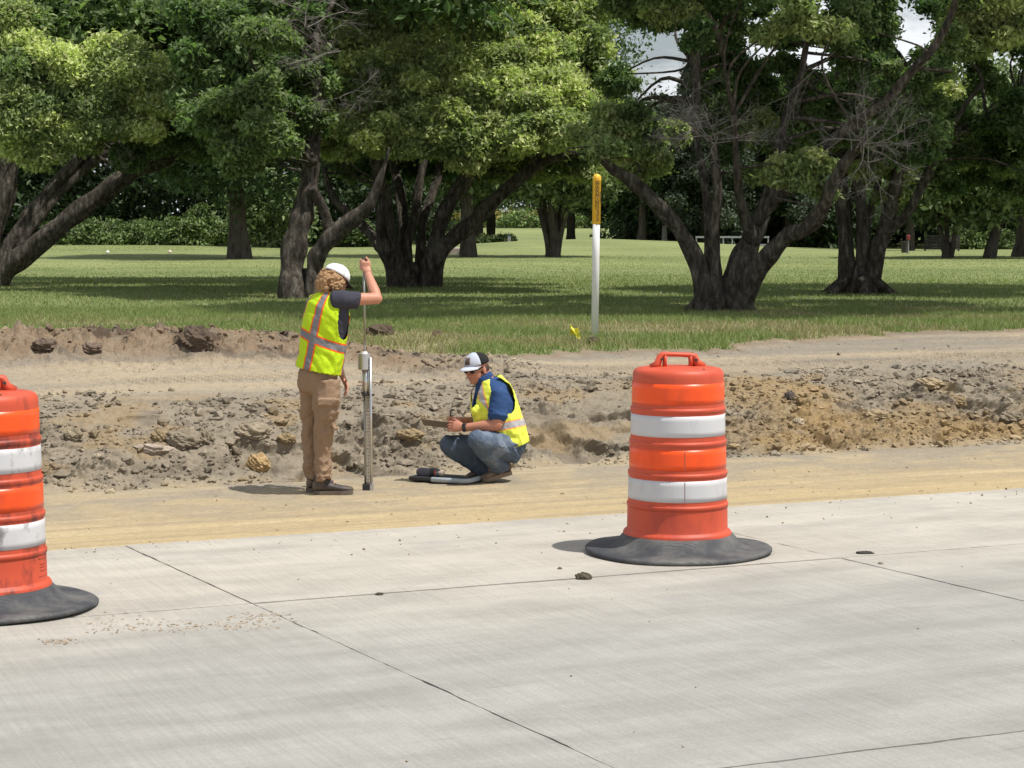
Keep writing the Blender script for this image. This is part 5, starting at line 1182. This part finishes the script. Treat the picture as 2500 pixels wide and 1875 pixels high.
# hair: loose curls over the back of the head
M_hair = plain('curly_blond_hair', (.34, .20, .095), .7, var=.45, nscale=90, bump=.004, bscale=70)
mb = MB(); rd = random.Random(3)
mb.ell(q1(0, -.045, -.005), (.088, .078, .095), A1, 22, 16)
for k in range(170):
    a = rd.uniform(.0, math.pi*2); v = rd.uniform(-.95, .45); rr0 = math.sqrt(max(0, 1-v*v)); x = rr0*math.cos(a)*.094; y = rr0*math.sin(a)*.088; z = v*.108
    if y > .055: continue
    pp_ = []; ph = rd.random()*6
    for i in range(5): pp_.append(q1(x*(1+.05*i)+.009*math.sin(ph+i*1.5), -.040+y+.009*math.cos(ph+i*1.5), -.002+z-.010*i))
    mb.tube(pp_, [.0095, .0105, .010, .008, .005], seg=7, round_=.5)
co, q, no = remesh(mb, 'h', None, None, .0045, 1); co = co+no*(.005*(fbm(co[:, 0]*110+co[:, 1]*60, co[:, 2]*110, 2, 9)-.5))[:, None]*2
finish(co, q, 'hair', M_hair, p1)
def cap(parent, q_, A_, m_front, m_back, m_brim, patch=None, fthr=.08):
    V = []; seg = 36; rings = 9; rx, ry, rz_ = .088, .106, .084; c0 = (0, -.012, .050)
    for i in range(rings+1):
        th = math.pi/2*i/rings*1.04
        for j in range(seg):
            a = 2*math.pi*j/seg; V.append(tuple(q_(c0[0]+rx*math.sin(th)*math.cos(a), c0[1]+ry*math.sin(th)*math.sin(a), c0[2]+rz_*math.cos(th)*(1.0+.05*math.sin(a))))) if i else V.append(tuple(q_(c0[0], c0[1], c0[2]+rz_)))
    front = []; back = []
    for i in range(rings):
        for j in range(seg):
            k = (j+1) % seg; a = 2*math.pi*(j+.5)/seg; f_ = (i*seg+j, (i+1)*seg+j, (i+1)*seg+k, i*seg+k)
            (front if math.sin(a) > fthr else back).append(f_)
    V = np.array(V)
    for nm, fl, m in (('cap_front', front, m_front), ('cap_back', back, m_back)):
        o = np_mesh(nm, V, np.array(fl), m, parent, smooth=True); md = o.modifiers.new('s', 'SOLIDIFY'); md.thickness = .003; md.offset = 1
        bm_ = o.data
    B = []; n = 14
    for i in range(n+1):
        a = math.pi*(.12+.76*i/n)
        for t in (0, .25, .5, .75, 1):
            x = c0[0]+rx*math.cos(a)*(1+.02*t); y = c0[1]+ry*math.sin(a)*.98+t*.078*math.sin(a)**.7; z = c0[2]-.002-.014*t*t-.016*(math.cos(a)**2) ; B.append(tuple(q_(x, y, z)))
    bo = np_mesh('cap_brim', B, np.array([(i*5+t, i*5+t+1, i*5+t+6, i*5+t+5) for i in range(n) for t in range(4)]), m_brim, parent, smooth=True); md = bo.modifiers.new('s', 'SOLIDIFY'); md.thickness = .004
    mb = MB(); mb.ell(q_(0, -.010, c0[2]+rz_+.004), (.007, .007, .004)); mb.build('cap_button', m_back, parent, smooth=True)
    if patch: 
        Pt = []
        for i in range(7):
            a = math.pi/2+(i/6-.5)*.62+patch[1]
            for th in (math.pi/2*.52, math.pi/2*.72, math.pi/2*.92):
                Pt.append(tuple(q_(c0[0]+(rx+.005)*math.sin(th)*math.cos(a), c0[1]+(ry+.005)*math.sin(th)*math.sin(a), c0[2]+(rz_+.005)*math.cos(th)*(1.0+.05*math.sin(a)))))
        po = np_mesh('cap_patch', Pt, np.array([(i*3+t, i*3+t+1, i*3+t+4, i*3+t+3) for i in range(6) for t in range(2)]), patch[0], parent, smooth=True); md = po.modifiers.new('s', 'SOLIDIFY'); md.thickness = .002
M_cap_w = cloth('white_cap_cloth', (.78, .79, .82), var=.04); M_cap_b = cloth('black_cap_mesh', (.022, .022, .022), var=.3)
cap(p1, q1, A1, M_cap_w, M_cap_w, M_cap_b)
M_eye_w = plain('eye_white', (.7, .68, .65), .3); M_brow = plain('dark_hair', (.05, .03, .02), .8)
def face_details(parent, q_, A_):
    for sg in (-1, 1):
        mb = MB(); mb.ell(q_(sg*.031, .073, .004), (.012, .009, .007), A_, 10, 8); ey = mb.build('eye', M_eye_w, parent, smooth=True)
        mb = MB(); mb.ell(q_(sg*.031, .0815, .004), (.0045, .002, .0045), A_, 8, 6); mb.build('iris', M_hole, ey, smooth=True)
        mb = MB(); mb.tube([q_(sg*.018, .087, .022), q_(sg*.034, .084, .027), q_(sg*.050, .070, .022)], [.003, .004, .0025], seg=6, round_=.5); mb.build('eyebrow', M_brow, parent)
    mb = MB(); mb.tube([q_(-.020, .090, -.057), q_(0, .0985, -.058), q_(.020, .090, -.057)], [.0016, .002, .0016], seg=6); mb.build('mouth_line', plain('lip', (.22, .05, .04), .5), parent)
face_details(p1, q1, A1)

# ---------------------------------------------------------------- crouching worker
Y2 = on(1212, 1176, -.3).y + .02
K = lambda px, py, dy=0: P(px, py, Y2+dy)
F2 = Vector((-.86, -.51, 0)); L2 = Vector((.51, -.86, 0))      # his front, his left (towards the road)
mb = MB()
tors = [((1228, 1096, 0), (.15, .12)), ((1226, 1062, 0), (.14, .12)), ((1216, 1020, 0), (.145, .12)), ((1206, 980, 0), (.155, .120)), ((1198, 955, 0), (.145, .10)), ((1192, 938, 0), (.09, .070)), ((1184, 925, 0), (.062, .062)), ((1175, 908, 0), (.058, .060))]
mb.tube([K(*a) for a, _ in tors], [b for _, b in tors], seg=22, ref=L2, round_=.3)
q2, A2 = head(mb, K(1164, 902, -.02), Vector((-.66, -.70, -.22)), Vector((-.17, -.12, .97)))
sL, eL, wL = K(1220, 962, -.17), K(1213, 1038, -.24), K(1132, 1044, -.19)
sR, eR, wR_ = K(1178, 962, .17), K(1168, 1034, .20), K(1116, 1027, .04)
for (a_, b_, c_) in ((sL, eL, wL), (sR, eR, wR_)):
    mb.tube([a_, a_.lerp(b_, .5), b_], [.058, .052, .046], seg=16, round_=.8)
    mb.tube([b_, b_.lerp(c_, .25), b_.lerp(c_, .7), c_], [.045, .048, .036, .029], seg=16, round_=.6)
# left hand under the clipboard edge, palm up, thumb on top
hand(mb, wL, Vector((-.95, .28, .10)), Vector((0, .35, .9)), Vector((0, -.9, -.3)), curl=(.25, .55, .5), thumb=(.45, .9), thumb_curl=.1, scale=1.05)
# right hand holds the pen
hand(mb, wR_, Vector((-.75, -.45, -.15)), Vector((-.2, -.5, .8)), Vector((0, .5, .9)), curl=(.75, .8, .5), thumb=(.5, .9), thumb_curl=.5)
hpL, kL, aL = K(1240, 1092, -.10), K(1168, 1076, -.32), K(1226, 1146, -.06)
hpR, kR, aR = K(1226, 1094, .10), K(1096, 1086, .02), K(1190, 1150, .10)
for h_, k_, a_ in ((hpL, kL, aL), (hpR, kR, aR)):
    mb.tube([h_, h_.lerp(k_, .5), k_], [.085, .075, .056], seg=14, round_=.5); mb.tube([k_, k_.lerp(a_, .35), a_], [.054, .054, .038], seg=14, round_=.5); mb.ell(k_, (.056, .056, .056))
    mb.tube([a_, a_+Vector((-.02, -.01, -.04))], [.036, .034], seg=12, round_=.5)
co, q, no = remesh(mb, 'person', None, None, .0045, 4)
p2 = finish(co, q, 'person', M_skin_red, None)
tag(p2, 'worker in yellow vest, blue shirt and jeans crouching and writing on a clipboard', 'person')
face_details(p2, q2, A2)
# jeans
M_jeans = plain('faded_jeans', (.085, .115, .165), .85, var=.35, nscale=14, dirt=(.20, .24, .30), dscale=5, dthr=(.50, .70), bump=.0015, bscale=200, spec=.15)
mb = MB()
mb.tube([K(1208, 1085, 0), K(1222, 1098, 0), K(1238, 1098, 0), K(1244, 1080, 0), K(1240, 1064, 0)], [(.12, .09), (.165, .11), (.178, .115), (.174, .12), (.160, .125)], seg=26, ref=L2, round_=.4)
mb.tube([hpL+Vector((.0, 0, -.01)), hpL.lerp(kL, .5)+Vector((0, 0, .0)), kL], [(.108, .108), (.098, .098), (.078, .078)], seg=22, round_=.4); mb.ell(kL+Vector((-.008, 0, .004)), (.080, .080, .080))
mb.tube([kL, kL.lerp(aL, .3), kL.lerp(aL, .65), aL.lerp(kL, .06)], [.080, .082, .074, .068], seg=20, round_=.3)
mb.tube([hpR, hpR.lerp(kR, .5), kR], [.105, .095, .076], seg=22, round_=.4); mb.ell(kR, (.078, .078, .078))
mb.tube([kR, kR.lerp(aR, .3), kR.lerp(aR, .65), aR.lerp(kR, .06)], [.078, .080, .070, .062], seg=20, round_=.3)
co, q, no = remesh(mb, 'j', None, None, .0055, 4)
f = fbm(co[:, 0]*12+co[:, 1]*6, co[:, 2]*13+co[:, 0]*8, 3, 31); dk = np.minimum(np.linalg.norm(co-np.array(hpL), axis=1), np.minimum(np.linalg.norm(co-np.array(aL), axis=1), np.linalg.norm(co-np.array(aR), axis=1)))
co = co+no*((.004+.011*np.exp(-(dk/.16)**2))*np.clip(1-np.abs(f-.5)*5, -1, 1))[:, None]; finish(co, q, 'jeans', M_jeans, p2)
# shirt
M_blue_sh = cloth('blue_polo_shirt', (.032, .072, .185), var=.2)
mb = MB(); st = [((1240, 1078, 0), (.170, .130)), ((1231, 1055, 0), (.168, .138)), ((1216, 1018, 0), (.174, .150)), ((1205, 980, 0), (.183, .147)), ((1198, 953, 0), (.172, .122)), ((1190, 937, 0), (.118, .095)), ((1187, 927, 0), (.080, .074))]
mb.tube([K(*a) for a, _ in st], [b for _, b in st], seg=24, ref=L2)
for a_, b_, k in ((sL, eL, .66), (sR, eR, .68)):
    e_ = a_.lerp(b_, k); kf = .82 if a_ is sR else .93; mb.tube([a_+Vector((0, 0, .01)), a_.lerp(b_, .3), e_, e_+(b_-a_).normalized()*.012], [.072*kf, .080*kf, .078*kf, .084*kf], seg=18, round_=.5)
mb.tube([K(1190, 929, 0)+F2*.02, K(1183, 918, 0)+F2*.02], [(.070, .072), (.070, .074)], seg=18, ref=L2)
co, q, no = remesh(mb, 's2', None, None, .006, 4); co = folds(co, no, .007, 8, 10, 44); finish(co, q, 'polo_shirt', M_blue_sh, p2)
# vest
mb = MB(); vs_ = [((1242, 1096, 0), (.185, .140)), ((1240, 1082, 0), (.185, .145)), ((1230, 1050, 0), (.186, .155)), ((1213, 1014, 0), (.192, .170)), ((1203, 978, 0), (.200, .165)), ((1197, 952, 0), (.188, .138)), ((1190, 935, 0), (.135, .112)), ((1185, 925, 0), (.090, .084))]
mb.tube([K(*a) for a, _ in vs_], [b for _, b in vs_], seg=32, ref=L2)
for sg in (1, -1): mb.tube([K(1208, 952, 0)+L2*.12*sg, K(1203, 946, 0)+L2*.165*sg], [.075, .055], seg=14, round_=.5)
pk = K(1172, 1008, -.10)
for dx_, dz_ in ((0, 0), (-.035, .01), (.03, -.02), (-.01, .03), (0, -.035)): mb.ell(pk+Vector((dx_, -.02, dz_)), (.032, .03, .030))
co, q, no = remesh(mb, 'v2', None, None, .0065, 5); co = folds(co, no, .012, 9, 8, 52); co = folds(co, no, .005, 20, 13, 53)
a0, a1 = np.array(K(1242, 1096)), np.array(K(1185, 925)); Hv = np.linalg.norm(a1-a0); axv = (a1-a0)/Hv; rel = co-a0; tH = rel@axv; cen = a0+tH[:, None]*axv
Fp = np.array(F2)-axv*(np.array(F2)@axv); Fp /= np.linalg.norm(Fp); lat = (co-cen)@np.array(L2); fr = (co-cen)@Fp
ang_l = np.arctan2(lat, fr)*.175      # arc distance from the middle of the front
s_v = np.abs(np.abs(ang_l)-(.125-.02*(tH/Hv))); s_b = np.abs(np.abs(ang_l)-.46); s_h = np.abs(tH-(.190+.03*np.cos(ang_l/.175)))
sm = np.minimum(np.minimum(np.where(tH > .25, s_v, .2), s_b), s_h); sm = np.where(np.linalg.norm(co-np.array(pk), axis=1) < .105, .2, sm)
cl = lat[q].mean(1); cf = fr[q].mean(1); ct = tH[q].mean(1)
hole = lambda sg: (((cf+.005)/.092)**2+((ct-.430)/.155)**2 < 1) & (cl*sg > .085)
vneck = (np.abs(cl) < .018+.26*np.clip(ct-.34, 0, .3)) & (cf > .02)
keepf = ~(hole(1) | hole(-1)) & ~vneck & (ct > .012) & (ct < Hv-.008)
M_v2 = vest_mat('pale_yellow_vest', (.78, .86, .10), None, None, sw=.024, edge=.008, silver=(.42, .41, .42), orange=(.95, .30, .08))
finish(co, q[keepf], 'safety_vest', M_v2, p2, {'st': sm}, solid=.004)
M_boot2 = plain('brown_boot', (.11, .072, .052), .7, var=.3, nscale=25, dirt=(.24, .18, .13), dscale=9, dthr=(.5, .7)); M_sole2 = plain('tan_sole', (.22, .165, .12), .85)
gz = zat(K(1200, 1176).x, K(1200, 1176).y)
toeL = K(1178, 1176, -.10); toeL.z = gz+.004; hlL = K(1249, 1155, -.04); hlL.z = gz+.062; boot(p2, hlL, toeL, mat=M_boot2, sole=M_sole2, shaft=.06)
toeR = K(1158, 1168, .10); toeR.z = gz+.004; hlR = K(1212, 1150, .16); hlR.z = gz+.085; boot(p2, hlR, hlR+(toeR-hlR).normalized()*.27, mat=M_boot2, sole=M_sole2, shaft=.05)
cap(p2, q2, A2, cloth('grey_white_cap', (.46, .50, .58), var=.06), M_cap_b, cloth('grey_white_brim', (.50, .53, .60), var=.06), patch=(plain('leather_patch', (.10, .055, .04), .7), -.0), fthr=.36)
# short dark hair under the cap
mb = MB(); mb.ell(q2(0, -.030, -.004), (.080, .080, .066), A2, 20, 14); co, q, no = remesh(mb, 'h2', None, None, .005, 1); finish(co, q, 'hair', M_brow, p2)
for sg in (1, -1):
    mb = MB(); mb.tube([q2(sg*.078, .000, .020), q2(sg*.066, .055, .014), q2(sg*.040, .084, .010)], [.004, .004, .004], seg=6); mb.ell(q2(sg*.033, .088, .004), (.022, .008, .014), A2, 12, 8)
    mb.build('sunglasses', M_hole, p2, smooth=True)
dirw = (wL-eL).normalized(); mb = MB(); mb.tube([wL-dirw*.022, wL+dirw*.006], [(.0335, .0335)]*2, seg=20)
wt = mb.build('watch_strap', M_black, None); tag(wt, 'black wristwatch on the left wrist of the crouching worker', 'watch')
mb = MB(); mb.ell(wL-dirw*.008+Vector((0, -.012, .026)), (.020, .018, .008)); mb.build('watch_case', M_black, wt, smooth=True)
wt.name = 'wristwatch'
# clipboard and pen
cb = MB(); A_ = K(1046, 1036, -.06); B_ = K(1112, 1040, -.18); 
c0 = K(1080, 1036, .0); xv = Vector((.96, -.10, -.10)).normalized(); yv = Vector((.1, .95, -.30)).normalized(); yv = (yv-xv*yv.dot(xv)).normalized(); zv = xv.cross(yv)
Mc = Matrix((xv, yv, zv)).transposed(); cbl = MB(); cbl.box(c0, (.32, .235, .005), Mc); clip = cbl.build('clipboard', plain('brown_board', (.14, .105, .075), .6), None); tag(clip, 'brown clipboard held flat by the crouching worker', 'clipboard')
mb = MB(); mb.box(c0+zv*.0045, (.28, .21, .003), Mc); mb.build('paper', plain('paper', (.55, .53, .48), .8), clip)
mb = MB(); mb.box(c0+zv*.010+xv*-.14, (.025, .10, .010), Mc); mb.build('metal_clip', M_steel2, clip, bevel=.002)
pb = K(1101, 1006, .0); pe = K(1096, 1036, -.02); mb = MB(); mb.tube([pb, pb.lerp(pe, .88), pe], [.005, .005, .0015], seg=8, round_=.3); tag(mb.build('pen', M_hole), 'black pen in the writing hand over the clipboard', 'pen')

# ---------------------------------------------------------------- tray with a rolled bag on the ground
p_a = on(1141, 1184, -.3); p_b = on(1170, 1166, -.3); p_c = on(998, 1176, -.3)
xv = (p_c-p_a); Lx = xv.length; xv = xv/Lx; yv = (p_b-p_a); Ly = min(yv.length, .42); yv = yv-xv*yv.dot(xv); yv.normalize(); zb = max(p_a.z, p_b.z, p_c.z, zat(*((p_a+p_c)/2)[:2]))+.006
o3 = Vector((p_a.x, p_a.y, zb)); M3 = Matrix(((xv.x, yv.x, 0), (xv.y, yv.y, 0), (0, 0, 1)))
pt = lambda a, b, z: o3+xv*a+yv*b+Vector((0, 0, z))
tray = empty('carrying_tray', tuple(pt(Lx/2, Ly/2, 0))); tag(tray, 'flat grey rimmed tray with a dark lining on the sand by the crouching worker', 'tray')
M_tray = plain('grey_plastic', (.36, .40, .42), .5, var=.1); M_lin = plain('dark_lining', (.035, .038, .032), .9, var=.4, nscale=40, bump=.003)
mb = MB(); mb.box(pt(Lx/2, Ly/2, .008), (Lx*.97, Ly*.95, .012), M3); mb.build('lining', M_lin, tray)
mb = MB(); mb.tube([pt(Lx*.60, 0, .020), pt(.03, 0, .020), pt(0, .03, .021), pt(0, Ly-.03, .026), pt(.04, Ly, .022)], [(.020, .019)]*5, seg=10, ref=(0, 0, 1), round_=.3); mb.build('rim', M_tray, tray, smooth=True)
mb = MB(); mb.box(pt(Lx*.80, .07, .022), (Lx*.40, .16, .03), M3); mb.build('tray_end', M_black, tray, bevel=.01)
bag = MB(); bc = pt(Lx*.74, .10, .062); bag.tube([bc-xv*.095, bc-xv*.07, bc, bc+xv*.08, bc+xv*.105], [.026, .032, .034, .035, .028], seg=20, wob=lambda i, j, q: 1+.05*math.sin(j*1.3+i), round_=.4)
M_bag = plain('grey_bag', (.115, .11, .13), .85, var=.3, nscale=20, dirt=(.28, .045, .03), dscale=13, dthr=(.60, .64))
co, q, no = remesh(bag, 'bag', None, None, .004, 2); co = folds(co, no, .003, 15, 12, 3); bg_o = finish(co, q, 'rolled_bag', M_bag, None); tag(bg_o, 'rolled grey and black bag with red trim lying on the left end of the tray', 'bag')
mb = MB(); mb.tube([bc-xv*.015, bc-xv*.055], [.0365, .0355], seg=20); mb.build('black_strap', M_black, bg_o); mb = MB(); mb.tube([bc-xv*.057, bc-xv*.067], [.0355, .035], seg=20); mb.build('red_trim', plain('red_trim', (.45, .08, .04), .7), bg_o)
mb = MB(); mb.tube([bc-xv*.08, bc-xv*.112], [.030, .027], seg=18, round_=.4); mb.build('pale_end', plain('pale_cloth', (.38, .33, .26), .9, var=.3), bg_o, smooth=True)
# a few stray stems and a bent twig on the ground
for (x, y, l, lab) in ((690, 1172, .16, 'thin bent twig lying on the sand left of the standing worker'),):
    p = on(x, y, -.3); mb = MB(); mb.tube([p+Vector((-.06, .05, .03)), p+Vector((-.03, .01, .01)), p+Vector((.02, 0, .008)), p+Vector((.09, 0, .006))], [.003, .004, .004, .002], seg=6); tag(mb.build('twig', M_stem if False else M_dead), lab, 'twig')
p = on(1375, 768, .5); mb = MB(); mb.tube([p, p+Vector((.01, 0, .12)), p+Vector((.02, 0, .22))], [.003, .003, .002], seg=5); mb.ell(p+Vector((.02, 0, .22)), (.008, .008, .03)); tag(mb.build('grass_stalk', plain('dry_stalk', (.25, .22, .12), .9)), 'tall thin grass stalk standing alone in the shade left of the marker post', 'grass stalk')
